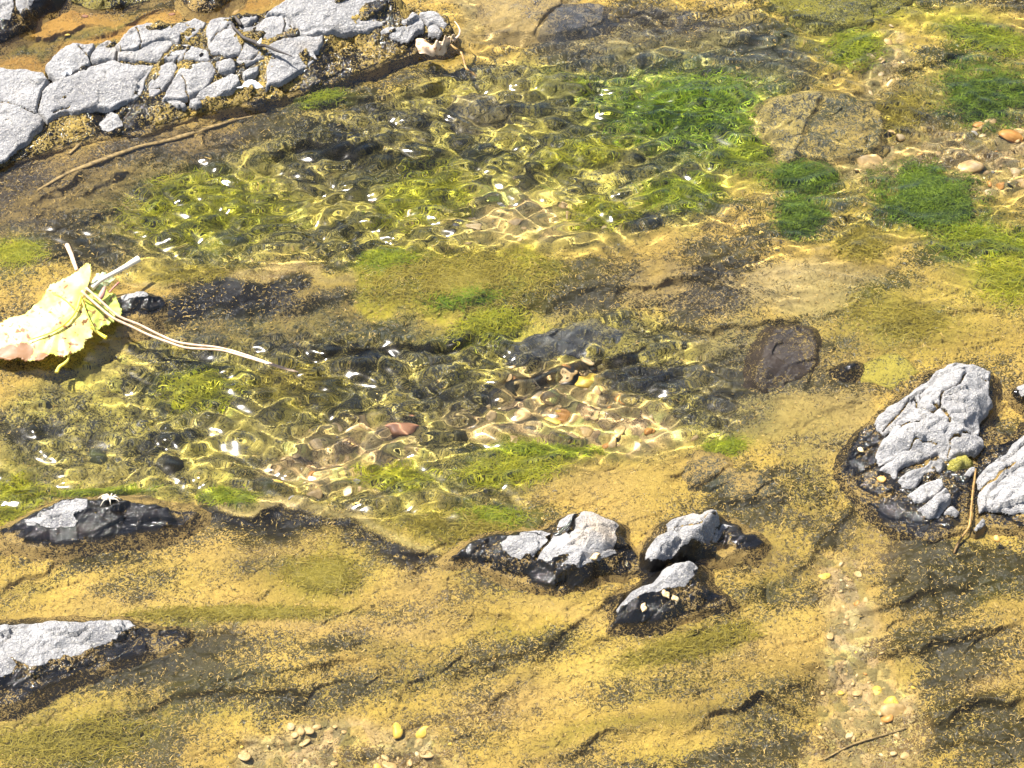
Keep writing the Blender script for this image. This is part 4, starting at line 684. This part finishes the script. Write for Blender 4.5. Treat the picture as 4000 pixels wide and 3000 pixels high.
for (u, v, a_, b_, rot, kind, n, lift, lab) in AL:
    q = ra.normal(0, .52, (n, 2)); c, s = math.cos(R(rot)), math.sin(R(rot))
    uu = u+q[:, 0]*a_*c-q[:, 1]*b_*s; vv = v+q[:, 0]*a_*s+q[:, 1]*b_*c
    big = n >= 1500 and b_ > 24
    k_ = ((q**2).sum(1) < 1.5) & ((not big) | (fbm(uu*.00027, vv*.00027, .012, 3, 2)+.7*ra.normal(0, .5, n)-.75*(q**2).sum(1)**.5+.8 > 0))
    q, uu, vv = q[k_], uu[k_], vv[k_]; n = len(uu)
    x, y, zb = onbed(uu, vv); rad = np.exp(-(q**2).sum(1)*.9)
    hd = R(-rot)+ra.normal(0, .75, n)+np.where(ra.random(n) < .25, 3.14, 0)
    L = ra.uniform(.003, .011, n)*(.6+.4*min(1, b_/40))*(.55 if kind == 'deep' else 1); z0 = zb+lift*1e-3*rad*ra.random(n)
    z0 = np.minimum(z0, -.0030)
    m = tuftmesh('algae_tuft', x-.5*L*np.cos(hd), y-.5*L*np.sin(hd), z0, np.cos(hd), np.sin(hd), L, ra.uniform(.0002, .00045, n), 6, np.full(n, .0012), 1.7 if kind == 'deep' else 1.0, ra)
    tag(link('algae_tuft', m, GREENS[kind]), lab, 'algae', 'algae growing in the stream')
# loose silt curls on every calm bed surface: nobody could count them
n = 42000
uu = ra.uniform(-40, 2250, n); vv = ra.uniform(-40, 1700, n)
pl_ = samp(pool, uu, vv); k_ = ra.random(n) > pl_*.85; uu, vv = uu[k_], vv[k_]; n = len(uu)
x, y, zb = onbed(uu, vv); hd = ra.normal(.2, 1.2, n)
m = tuftmesh('silt', x, y, zb+.0003, np.cos(hd), np.sin(hd), ra.uniform(.0012, .0042, n)*ra.uniform(.5, 1.2, n), ra.uniform(.0002, .00055, n), 5, np.full(n, .0008), 1.7, ra, zmax=None)
tag(link('silt_curls', m, make_fibre('silt curls', (.02, .018, .004), (.74, .50, .13), .1)), kind='stuff')

PM = {'tan': make_plain('tan pebble', (.40, .26, .09), (.60, .42, .18), 24, .5), 'cream': make_plain('cream pebble', (.50, .36, .16), (.68, .52, .28), 24, .5),
      'orange': make_plain('orange pebble', (.46, .20, .04), (.60, .31, .08), 24, .5), 'yellow': make_plain('yellow pebble', (.55, .36, .04), (.70, .50, .09), 24, .5),
      'grey': make_plain('grey pebble', (.20, .18, .14), (.34, .31, .25), 24, .5), 'brown': make_plain('reddish brown pebble', (.22, .10, .05), (.34, .17, .09), 24, .5),
      'olive': make_plain('olive pebble', (.18, .16, .04), (.32, .27, .09), 24, .5)}
def pebmesh(seed, mat):
    r_ = np.random.default_rng(seed); nu, nv = 14, 9
    th = np.linspace(0, 2*np.pi, nu, endpoint=False); ph = np.linspace(.0, np.pi, nv)
    Tt, Ph = np.meshgrid(th, ph); p = np.stack([np.sin(Ph)*np.cos(Tt), np.sin(Ph)*np.sin(Tt), np.cos(Ph)], -1)
    for _ in range(6):
        d = r_.normal(0, 1, 3); d /= np.linalg.norm(d); c_ = r_.uniform(.5, .85); h = p@d
        p = p-np.maximum(h-c_, 0)[..., None]*d*.8
    p = p*(1+.05*r_.normal(0, 1, 3)); i = np.arange(nu*nv).reshape(nv, nu); j = np.roll(i, -1, 1)
    f = np.stack([i[:-1], i[1:], j[1:], j[:-1]], -1).reshape(-1, 4)
    me = mesh('pebble', p.reshape(-1, 3), f); me.materials.append(mat); return me
PMS = {k: [pebmesh(i*7+hash_, PM[k]) for i in range(4)] for hash_, k in enumerate(PM)}
def pebble(u, v, mm, kind, label, group=None, on=None, flat=.62, asp=1.3, rot=None, emb=.42):
    me = PMS[kind][int(ra.integers(4))]
    if on is None: x, y, zb = [float(q) for q in onbed(np.array([u]), np.array([v]))] if False else [float(q[0]) for q in onbed(np.array([u]), np.array([v]))]
    else:
        zb = on; x, y = [float(q) for q in P(u, v, zb)]
    o = bpy.data.objects.new('pebble', me); sc.collection.objects.link(o); o.cycles.is_caustics_receiver = True
    mm = mm*(.62 if mm < 13 else .75); r_ = mm*.5e-3; o.scale = (r_*asp, r_, r_*flat); o.location = (x, y, zb+r_*flat*(1-2*emb)); o.rotation_euler = (ra.normal(0, .3), ra.normal(0, .3), ra.uniform(0, 6.28) if rot is None else rot)
    return tag(o, label, 'pebble', group)
PATCH = [
 ('bright gravel in the middle of the lower pool', [(1085, 870), (1100, 805), (1180, 782), (1285, 785), (1300, 840), (1420, 890), (1460, 945), (1300, 980), (1150, 955), (1010, 925), (960, 890)], 62, 5, 11, ('tan', 'cream', 'orange', 'yellow', 'brown', 'olive', 'grey')),
 ('rippled gravel at the foot of the lower pool', [(570, 1060), (645, 955), (700, 925), (800, 905), (890, 940), (850, 1020), (790, 1065)], 38, 5, 10, ('tan', 'cream', 'orange', 'grey', 'brown')),
 ('pale gravel bar at the right edge', [(1830, 330), (1960, 285), (2100, 278), (2240, 270), (2240, 420), (2120, 430), (2080, 370), (1960, 350), (1840, 370)], 56, 5, 12, ('tan', 'cream', 'orange', 'grey')),
 ('narrow gravel channel at the bottom right', [(1775, 1640), (1790, 1500), (1800, 1360), (1770, 1220), (1840, 1210), (1870, 1350), (1950, 1460), (1980, 1560), (1980, 1640)], 50, 3.5, 7.5, ('tan', 'cream', 'yellow', 'orange')),
 ('silty gravel at the bottom edge', [(510, 1650), (545, 1600), (640, 1565), (800, 1570), (950, 1600), (1000, 1650)], 28, 4, 10, ('tan', 'cream', 'yellow')),
 ('gravel under the upper pool ripples', [(880, 400), (1100, 430), (1290, 465), (1340, 495), (1100, 515), (870, 490)], 30, 6, 11, ('tan', 'cream', 'grey', 'olive')),
 ('string of pebbles along the dark slab at the upper right', [(1885, 170), (1905, 95), (1935, 80), (1935, 130), (1880, 260), (1860, 250)], 12, 7, 10, ('cream', 'tan')),
]
for nm, pg, n, lo_, hi_, kinds in PATCH:
    pa = np.array(pg, float); got = 0
    while got < n:
        u = ra.uniform(pa[:, 0].min(), pa[:, 0].max()); v = ra.uniform(pa[:, 1].min(), pa[:, 1].max())
        if sdf(np.array([u]), np.array([v]), pg)[0] < 0: continue
        u += ra.normal(0, 22); v += ra.normal(0, 14)
        kd = kinds[int(min(len(kinds)-1, ra.exponential(1.1)))]; got += 1
        wd = {'brown': 'reddish brown'}.get(kd, kd)
        pebble(u, v, lo_*.7+(hi_-lo_*.7)*ra.random()**1.6*1.15, kd, f'small {wd} pebble in the {nm}', f'{wd} pebbles in the {nm}', asp=ra.uniform(1.05, 1.6), flat=ra.uniform(.5, .75))
for a_ in [(1270, 822, 15, 'yellow', 'bright yellow stone at the top of the pool gravel'), (1225, 800, 11, 'orange', 'orange stone at the upper left rim of the pool gravel'), (1195, 905, 12, 'yellow', 'yellow stone low in the pool gravel'),
           (870, 925, 20, 'brown', 'large reddish brown stone at the foot of the lower pool'), (2185, 298, 20, 'orange', 'large flat orange stone at the right edge of the photo'), (1880, 350, 18, 'tan', 'flat tan stone left of the largest round tuft'),
           (2095, 365, 17, 'tan', 'oval tan stone above the largest round tuft'), (1932, 1535, 15, 'tan', 'long oval tan stone in the bottom right channel'), (1925, 1515, 11, 'yellow', 'yellow stone on the long oval tan stone'),
           (1915, 1552, 9, 'orange', 'small orange stone beside the long oval tan stone'), (1780, 1245, 9, 'yellow', 'leaf shaped yellow pebble at the head of the bottom right channel'), (600, 1047, 7, 'yellow', 'shiny yellow pebble in the ripples right of the spider rock'),
           (145, 72, 6, 'yellow', 'yellow pebble in the amber channel behind the ledge'), (185, 35, 6, 'brown', 'red brown pebble in the amber channel'), (372, 30, 6, 'brown', 'red pebble beside the top edge rock'), (490, 22, 15, 'tan', 'smooth tan cobble in the amber channel at the top edge')]:
    pebble(*a_, asp=1.5, rot=0.1)
pebble(1905, 1036, 8, 'orange', 'shiny orange red pebble wedged beside the layered slabs', on=.003)
pebble(2153, 1164, 6, 'orange', 'orange pebble under the rightmost rock at the waterline', on=.0)
pebble(1860, 972, 5, 'cream', 'white pebble on the wet black hump left of the cluster', on=.003)

# ------------------------------------------------------------------ snails on the wet rocks
SH = make_plain('snail shell', (.28, .18, .07), (.58, .46, .27), 700, .35, bump=.5); SB = make_plain('snail body', (.10, .08, .05), (.2, .16, .1), 900, .4)
def snail(u, v, host, size, label, rz):
    zz = .006
    for _ in range(4): x, y = P(u, v, zz); zz = o_z[host](x, y)
    e = empty('snail', (float(x), float(y), zz)); e.rotation_euler = (0, 0, rz)
    tag(e, label, 'snail', 'snails on the rock fronts')
    t = np.linspace(0, 1, 60); an = t*3.2*2*np.pi; rad = .00125*(1-t)**1.2+.0001; ctr = .0012*(1-t)**1.1
    path = np.stack([ctr*np.cos(an)-.004*t+.001, ctr*np.sin(an), .0013+ctr*.35*np.sin(an+1.5)], -1)
    c_, f = tube(path, rad, 9); link('shell', qmesh('shell', c_*size, f), SH, e)
    c_, f = tube(spline([(-.001, 0, .0003), (.0015, 0, .0005), (.0032, 0, .0006), (.0036, 0, .0006)], 8), [.0004, .0009, .0007, .0003, .0003, .0003, .0003, .0002][:8], 8); link('foot', qmesh('foot', c_*size, f), SB, e)
HA = 'two humped grey rock with one snail on its black wet front'; HC = 'pale crested rock with three snails on its black wet front'
snail(1284, 1229, HA, 1.05, 'pale tan snail alone on the two humped rock', .3)
snail(1440, 1284, HC, 1.0, 'whitish snail highest on the crested rock', 2.0)
snail(1457, 1294, HC, .95, 'grey speckled snail touching the whitish one', 5.0)
snail(1391, 1320, HC, .95, 'brown snail low and apart on the crested rock', 1.2)

# ------------------------------------------------------------------ the pale spider
e_h = 'long wet black rock with a grey patch carrying the pale spider'
zz = .004
for _ in range(4): x, y = P(236, 1084, zz); zz = o_z[e_h](x, y)
e = tag(empty('spider', (float(x), float(y), zz+.0012)), 'pale cream spider with spread legs on the wet black rock', 'spider')
SP = make_plain('pale spider', (.42, .36, .27), (.6, .53, .42), 900, .5)
def ell(cx, cy_, cz, a_, b_, c_):
    nu, nv = 12, 8; Tt, Ph = np.meshgrid(np.linspace(0, 2*np.pi, nu, endpoint=False), np.linspace(.02, np.pi-.02, nv))
    p = np.stack([cx+a_*np.sin(Ph)*np.cos(Tt), cy_+b_*np.sin(Ph)*np.sin(Tt), cz+c_*np.cos(Ph)], -1).reshape(-1, 3)
    i = np.arange(nu*nv).reshape(nv, nu); j = np.roll(i, -1, 1); return p, np.stack([i[:-1], i[1:], j[1:], j[:-1]], -1).reshape(-1, 4)
p1, q1 = ell(-.0018, 0, .0004, .0023, .0014, .0012); p2, q2 = ell(.0012, .0001, .0003, .0014, .0011, .0009)
link('body', mesh('body', np.vstack([p1, p2]), np.vstack([q1, q2+len(p1)])), SP, e)
for q in [(1.2, .9, 1.6, 2.6, 2.5, 3.2), (.6, .8, -.9, 2.2, -3.6, 3.0), (-.2, .8, -2.2, 1.8, -6.4, 1.2), (1.8, .3, 4.0, .5, 7.0, -.2), (1.8, -.4, 4.2, -1.2, 7.4, -3.0), (.6, -.9, 1.2, -2.6, 1.6, -4.6), (-.3, -.8, -2.0, -2.0, -4.4, -4.6), (2.0, .6, 3.6, 1.6, 4.6, 2.8)]:
    a_ = np.array([(q[0], q[1], .3), (q[2], q[3], 1.1), ((q[2]+q[4])/2, (q[3]+q[5])/2, .3), (q[4], q[5], -1.4)])*1e-3
    c_, f = tube(spline(a_, 9), np.linspace(.00042, .00018, 9), 6); link('leg', qmesh('leg', c_, f), SP, e)

# ------------------------------------------------------------------ leaves, stalks and twigs
def P3(p):
    x, y = P(p[0], p[1], p[2]*1e-3); return np.array([float(x), float(y), p[2]*1e-3])
def blade(name, mat, outline, ctrl, centre, teeth=0.0, ripple=.0006, browns=(), thick=.0004, parent=None, nr=16, sub=9):
    B = np.array([P3(p) for p in outline]); C = np.array([P3(p) for p in ctrl]).reshape(-1, 3); c = P3(centre)
    n = len(B); d = []
    for i in range(n):
        for k in range(sub):
            t = k/sub; q = B[i]*(1-t)+B[(i+1) % n]*t; d.append(q)
    d = np.array(d); m = len(d)
    rr_ = d[:, :2]-c[:2]; rl = np.linalg.norm(rr_, axis=1)[:, None]
    if teeth: d[:, :2] += rr_/rl*teeth*(np.abs(((np.arange(m)/sub*2.0) % 1)-.35)[:, None]*1.6-.5)
    f = rbf(np.vstack([B[:, :2], C[:, :2], c[None, :2]]), np.concatenate([B[:, 2], C[:, 2], [c[2]]]), .001)
    r = np.linspace(0, 1, nr+1)[1:]
    XY = c[:2]+r[:, None, None]*(d[None, :, :2]-c[:2]); Z = f(XY[..., 0], XY[..., 1])
    ang = np.arctan2(d[:, 1]-c[1], d[:, 0]-c[0])
    Z = Z+ripple*np.sin(ang*13)[None]*r[:, None]**2+.0005*fbm(XY[..., 0], XY[..., 1], .008, 3, 2)
    co = np.vstack([np.concatenate([XY, Z[..., None]], -1).reshape(-1, 3), [[c[0], c[1], f(c[0], c[1])]]])
    i = np.arange(nr*m).reshape(nr, m); j = np.roll(i, -1, 1)
    q = np.stack([i[:-1], i[1:], j[1:], j[:-1]], -1).reshape(-1, 4)
    fan = np.array([[nr*m, i[0, a_], i[0, (a_+1) % m], i[0, (a_+1) % m]] for a_ in range(m)])
    br = np.zeros(len(co))
    for (bu_, bv_, bs) in browns:
        x, y = P(bu_, bv_, .004); br = np.maximum(br, np.exp(-((co[:, 0]-x)**2+(co[:, 1]-y)**2)/(bs*.00027)**2))
    o = link(name, qmesh(name, co, np.vstack([q, fan]), {'brown': br}), mat, parent)
    sm_ = o.modifiers.new('thickness', 'SOLIDIFY'); sm_.thickness = thick; sm_.offset = 0
    return o, f
def make_leaf(name, a_, b_, spot, tr=.45):
    k = N(name); pos = k.pos(); n = k.noise(60, 4, .3, .6, pos)
    v1 = k.n('TexNoise', {'Vector': pos, 'Scale': 260.0, 'Detail': 2.0}).outputs[0]; v2 = k.noise(120, 5, .6, .7, pos)
    c = k.mix(k.ramp(n, .35, .65), a_, b_)
    c = k.mix(k.ramp(v1, .59, .63), c, spot)
    c = k.mix(k.ramp(k.math('ADD', k.attr('brown'), k.math('MULTIPLY', k.math('SUBTRACT', v2, .5), 1.1)), .44, .52), c, spot)
    k.set(k.b.inputs['Base Color'], c); k.b.inputs['Roughness'].default_value = .45
    bp = k.n('Bump', {'Strength': .5, 'Distance': .006, 'Height': v2}); k.set(k.b.inputs['Normal'], bp.outputs[0])
    tl = k.n('BsdfTranslucent', {'Color': c}); mx = k.n('MixShader', {0: tr, 1: k.b.outputs[0], 2: tl.outputs[0]}); k.set(k.out.inputs[0], mx.outputs[0]); return k.m
YL = make_leaf('yellow leaf', (.86, .78, .16), (.90, .86, .40), (.30, .15, .06)); YG = make_leaf('yellow green leaf', (.84, .82, .26), (.60, .74, .14), (.40, .24, .10))
GL = make_leaf('pale green leaf', (.55, .66, .40), (.74, .80, .50), (.45, .40, .2)); DL = make_leaf('dry leaf', (.74, .52, .32), (.84, .68, .48), (.42, .22, .10), .3); WL = make_leaf('white petal', (.84, .83, .82), (.88, .87, .86), (.8, .78, .75), .3)
VEIN = make_plain('leaf vein', (.86, .70, .06), (.90, .78, .16), 200, .5, .3); STALK = make_plain('pale stalk', (.80, .72, .55), (.84, .78, .66), 200, .5, .2); PET = make_plain('pinkish leaf stalk', (.50, .33, .20), (.74, .56, .40), 260, .45, .15)
TWIG_SHADOW = make_plain('dark twig and shadow', (.016, .013, .012), (.05, .04, .035), 500, .7); AMB = make_plain('amber root', (.10, .055, .015), (.34, .20, .05), 400, .5); BUD = make_plain('red bud', (.42, .16, .12), (.62, .34, .28), 400, .5, .2)  # the dark twig material also colours the shadow line built with it
def rod(name, mat, pts, rad, parent=None, n=24, sides=8):
    c_, f = tube(spline([P3(p) for p in pts], n), np.interp(np.linspace(0, 1, n), np.linspace(0, 1, len(rad)), rad)*1e-3, sides)
    return link(name, qmesh(name, c_, f), mat, parent)
def leafthing(name, at, label, cat):
    p = P3(at); return tag(empty(name, tuple(p)), label, cat)
lt = leafthing('leaf', (120, 700, 0), 'big folded yellow leaf with brown spots and a brown lower edge at the left', 'leaf')
bl, fz = blade('leaf_blade', YL, [(-60, 705, 9), (-20, 700, 9), (0, 698, 9), (21, 688, 10), (48, 682, 10), (77, 660, 12), (96, 639, 13), (109, 613, 14), (125, 608, 15), (150, 597, 17), (163, 586, 19), (176, 575, 21), (187, 567, 23), (196, 572, 23), (198, 588, 21), (194, 608, 18), (187, 625, 15), (179, 642, 13), (182, 664, 12), (192, 690, 10), (201, 712, 8), (200, 730, 6), (190, 732, 6), (183, 738, 6), (181, 754, 5), (163, 760, 6), (152, 765, 6), (138, 773, 5), (128, 770, 5), (111, 765, 6), (91, 779, 5), (74, 778, 5), (54, 782, 4), (40, 774, 5), (20, 780, 5), (0, 773, 5), (-60, 776, 5)],
   [(60, 720, 9), (130, 660, 14), (160, 640, 16), (150, 700, 11), (0, 730, 8), (100, 740, 7), (165, 700, 11), (170, 660, 13)], (130, 690, 13), teeth=.0011, ripple=.0006, browns=[(30, 772, 34), (50, 765, 26), (0, 776, 26), (90, 776, 18), (130, 775, 10)], parent=lt, nr=22)
place(bl, lt)
b2, _ = blade('leaf_lobe', YG, [(183, 645, 13), (190, 625, 12), (200, 618, 11), (216, 628, 10), (226, 622, 9), (238, 634, 8), (250, 637, 7), (254, 650, 6), (264, 671, 5), (261, 682, 5), (250, 677, 5), (246, 697, 4), (222, 704, 5), (205, 716, 6), (194, 698, 8), (184, 672, 11)], [(215, 660, 9), (230, 650, 8), (230, 680, 6), (205, 690, 8)], (216, 664, 9), teeth=.001, ripple=.0007, parent=lt)
place(b2, lt)
for pts, rd in [([(175, 640, 16), (170, 655, 15.5), (166, 668, 15), (150, 690, 14), (128, 708, 12.5), (100, 722, 10.5), (60, 735, 9.5)], [.9, .8, .6, .3]), ([(176, 645, 15.5), (185, 672, 13.5), (196, 696, 11), (204, 710, 9)], [.5, .4, .25]), ([(180, 645, 15), (205, 660, 11.5), (225, 672, 9), (245, 682, 7)], [.45, .35, .25]), ([(165, 668, 15), (150, 655, 16.3), (130, 640, 16), (112, 632, 15.5)], [.4, .3, .2])]:
    place(rod('vein', VEIN, pts, rd, lt), lt)
place(rod('petiole', PET, [(176, 628, 18), (188, 640, 16), (205, 655, 14), (232, 678, 11), (250, 690, 9), (285, 706, 6), (320, 723, 4), (360, 738, 2.5), (400, 751, 1.6), (440, 754, 1.2), (480, 757, 1), (520, 768, .8), (560, 780, .6), (600, 793, 0), (645, 806, -1.5)], [.85, .85, .8, .75, .7, .4], lt, 50), lt)
l2 = leafthing('leaf', (235, 600, 2), 'torn pale green leaf behind the white stalk', 'leaf')
b3, _ = blade('leaf_blade', GL, [(196, 610, 9), (208, 592, 9), (222, 588, 8), (236, 590, 7), (250, 600, 5), (238, 612, 5), (228, 624, 6), (215, 630, 8), (200, 628, 9)], [(222, 606, 9)], (220, 608, 9), teeth=.0012, parent=l2, nr=8); place(b3, l2)
place(rod('petiole', PET, [(186, 622, 19), (212, 645, 15.5), (240, 670, 12), (262, 686, 9.5), (300, 701, 6.5), (340, 721, 4), (380, 738, 2.6), (420, 745, 2.2), (460, 749, 2), (500, 757, 1.6), (550, 773, 1.2), (600, 790, .4), (640, 803, -1)], [.8, .8, .75, .65, .4], l2, 50), l2)
tag(rod('leaf_stalk', STALK, [(198, 622, 14), (215, 607, 13.5), (240, 593, 13), (268, 578, 12.5), (290, 565, 12), (300, 559, 12)], [1.9, 1.5, 1.3, 1.5, 2.0, 2.2]), 'thick white cut stalk pointing up right from the yellow leaf', 'stalk')
tag(rod('leaf_stalk', PET, [(166, 584, 13), (160, 568, 9), (153, 548, 5), (145, 530, 1.5)], [1.2, 1.3, 1.5, 1.6]), 'pinkish stalk rising above the yellow leaf tip', 'stalk')
tag(rod('leaf_stalk', VEIN, [(196, 706, 9), (208, 716, 6), (220, 724, 4.5), (230, 730, 4)], [.8, .9, 1.1, 1.3]), 'short yellow stalk end below the right lobe of the leaf', 'stalk')
tag(rod('leaf_stalk', VEIN, [(150, 764, 5), (146, 778, 3), (138, 786, 1.5), (128, 793, .8), (122, 805, .3)], [.7, .9, .9, 1.1, 1.2]), 'curled yellow stalk hanging from the lower edge of the leaf', 'stalk')
bd = leafthing('bud', (220, 640, 12), 'small reddish bud on the right lobe of the yellow leaf', 'bud')
place(rod('bud_scale', BUD, [(212, 650, 12), (218, 640, 13), (224, 626, 14), (227, 618, 14)], [.4, 2.0, 1.4, .2], bd, 14), bd); place(rod('stem', BUD, [(236, 632, 11), (246, 620, 11), (257, 610, 11)], [.6, .5, .6], bd, 10), bd)
dl = leafthing('leaf', (925, 100, 3), 'curled dry peach coloured leaf hanging at the tail of the ledge', 'leaf')
D9 = lambda pts: T(.1, 862.7, 0, pts)
b4, _ = blade('leaf_blade', DL, D9([(360, 860, 9), (440, 838, 9), (520, 830, 10), (600, 900, 9), (680, 955, 8.5), (750, 978, 8.5), (830, 920, 10), (920, 885, 11), (1000, 860, 12), (1030, 790, 13), (1080, 775, 13), (1200, 785, 12), (1245, 800, 10), (1200, 880, 8), (1080, 1000, 6), (1025, 1050, 5), (1000, 1110, 4), (970, 1180, 3), (900, 1215, 3), (800, 1170, 4), (690, 1135, 5), (600, 1128, 6), (500, 1155, 6), (440, 1160, 6), (400, 1080, 7), (350, 1000, 8)]), D9([(900, 1000, 9), (1050, 900, 11), (550, 1000, 9.5)]), D9([(800, 1050, 8.5)])[0], teeth=.0002, parent=dl, nr=12, ripple=.0008); place(b4, dl)
place(rod('petiole', PET, D9([(1150, 880, 10), (1245, 810, 10), (1290, 750, 10), (1305, 650, 10), (1255, 540, 9.5), (1190, 460, 9)]), [.9, .8, .7, .6, .4, .3], dl), dl)
tag(rod('twig', AMB, D9([(1110, 960, 4), (1200, 1040, 3), (1330, 1130, 1.5), (1390, 1300, .8), (1440, 1470, .3), (1540, 1560, -1), (1680, 1680, -3)]), [.7, .9, 1.0, .8, .6]), 'thin amber twig trailing into the water from the dry leaf', 'twig')
tw = leafthing('twig', (560, 90, 20), 'bent dark twig and the cast shadow line modelled with it across the pale blocks of the ledge', 'twig')  # only partly a twig; the rest is a cast shadow built as dark rods
D4 = lambda pts: T(.1066, 470, 27.6, pts)
place(rod('twig_and_shadow', TWIG_SHADOW, D4([(310, 230, 23.5), (330, 300, 23.2), (430, 400, 22.6), (510, 490, 22), (640, 555, 21.5), (780, 605, 21), (850, 660, 20.6), (950, 665, 20.4), (1060, 700, 20), (1200, 768, 19.6), (1350, 820, 19.4), (1510, 882, 19)]), [1.1, 1.0, 1.3, 1.5, 1.0, .9, .3], tw, 40), tw)
place(rod('shadow_piece', TWIG_SHADOW, D4([(350, 80, 24), (410, 150, 23.8), (450, 210, 23.5), (480, 255, 23.2)]), [.9, 1.4, 1.3, .8], tw, 12), tw)  # upper stretch of the shadow line, built as a dark rod
pt = leafthing('petal', (545, 182, 5), 'white curled petal caught at the front of the ledge', 'petal')
b5, _ = blade('petal_blade', WL, D4([(385, 1515, 10), (500, 1470, 11), (560, 1385, 13.5), (650, 1350, 14.5), (760, 1370, 14), (850, 1430, 13), (930, 1512, 11.5), (760, 1508, 11.5), (600, 1502, 11.5), (560, 1455, 13), (520, 1490, 11)]), D4([(680, 1430, 15)]), D4([(690, 1450, 14.5)])[0], parent=pt, nr=8, ripple=.0002); place(b5, pt)
pt = leafthing('petal', (145, 157, 16), 'round white petal lying against the rounded ledge block', 'petal')
b6, _ = blade('petal_blade', WL, ZB([(378, 455, 19), (385, 430, 19.5), (405, 414, 20), (430, 420, 20), (446, 440, 19.5), (447, 458, 18.5), (425, 468, 18), (400, 478, 17.8)]), ZB([(412, 445, 20.5)]), ZB([(412, 446, 20.3)])[0], parent=pt, nr=8, ripple=.0002); place(b6, pt)
pt = leafthing('petal', (563, 87, 21), 'tiny white pointed flake standing beside the dark twig', 'petal')
b7, _ = blade('petal_blade', WL, D4([(800, 600, 22), (850, 560, 23), (895, 515, 25), (893, 560, 24), (890, 625, 22), (850, 640, 21.5)]), [], D4([(865, 590, 23)])[0], parent=pt, nr=6, ripple=.0001); place(b7, pt)
tag(rod('root', AMB, ZR([(1195, 960, 3), (1180, 1080, 2.5), (1165, 1200, 2), (1155, 1330, 1.2), (1140, 1440, .3), (1085, 1520, -.5), (1040, 1600, -1.5), (1010, 1670, -2.5)]), [.4, .8, .6, 1.0, .6, .8, .5]), 'wet amber root running down the gap between the right rocks', 'root')
def bedrod(name, mat, pts, rad, up, label, cat='root'):
    a_ = []
    for (u, v) in pts:
        x, y, zb = [float(q[0]) for q in onbed(np.array([float(u)]), np.array([float(v)]))]; a_.append((x, y, zb+up*1e-3))
    n = 40; c_, f = tube(spline(a_, n), np.interp(np.linspace(0, 1, n), np.linspace(0, 1, len(rad)), rad)*1e-3, 8)
    return tag(link(name, qmesh(name, c_, f), mat), label, cat)
ROOT = make_plain('silted root', (.13, .09, .03), (.46, .32, .12), 350, .7, bump=.8)
bedrod('root', ROOT, [(80, 415), (150, 372), (235, 340), (300, 318), (370, 303), (455, 277), (520, 262), (580, 246)], [.8, 1.5, 1.9, 1.5, 1.8, 1.4, .9, .5], .2, 'long silted root under water along the foot of the ledge')
bedrod('root', ROOT, [(150, 335), (175, 312), (195, 290), (208, 270)], [1.0, 1.3, 1.0, .6], 1.5, 'short root leaning on the ledge flank beside the white stone')
bedrod('root', ROOT, [(285, 292), (310, 270), (328, 252)], [1.2, 1.4, .8], 1.5, 'short thick root stub at the foot of the ledge')
bedrod('twig', ROOT, [(1780, 1640), (1840, 1610), (1900, 1590), (1960, 1572)], [.4, .6, .6, .4], 1.2, 'thin pale stick on the gravel at the bottom right', 'twig')

# ------------------------------------------------------------------ to scene units
done = set()
for o in sc.objects:
    if o.type not in ('MESH', 'EMPTY'): continue
    o.location = o.location*10
    if o.type == 'MESH':
        if o.name.split('.')[0] == 'pebble': o.scale = o.scale*10; continue
        for m_ in o.modifiers: m_.thickness *= 10
        if o.data.name in done: continue
        done.add(o.data.name); a_ = np.empty(len(o.data.vertices)*3, np.float32); o.data.vertices.foreach_get('co', a_); o.data.vertices.foreach_set('co', a_*10); o.data.update()
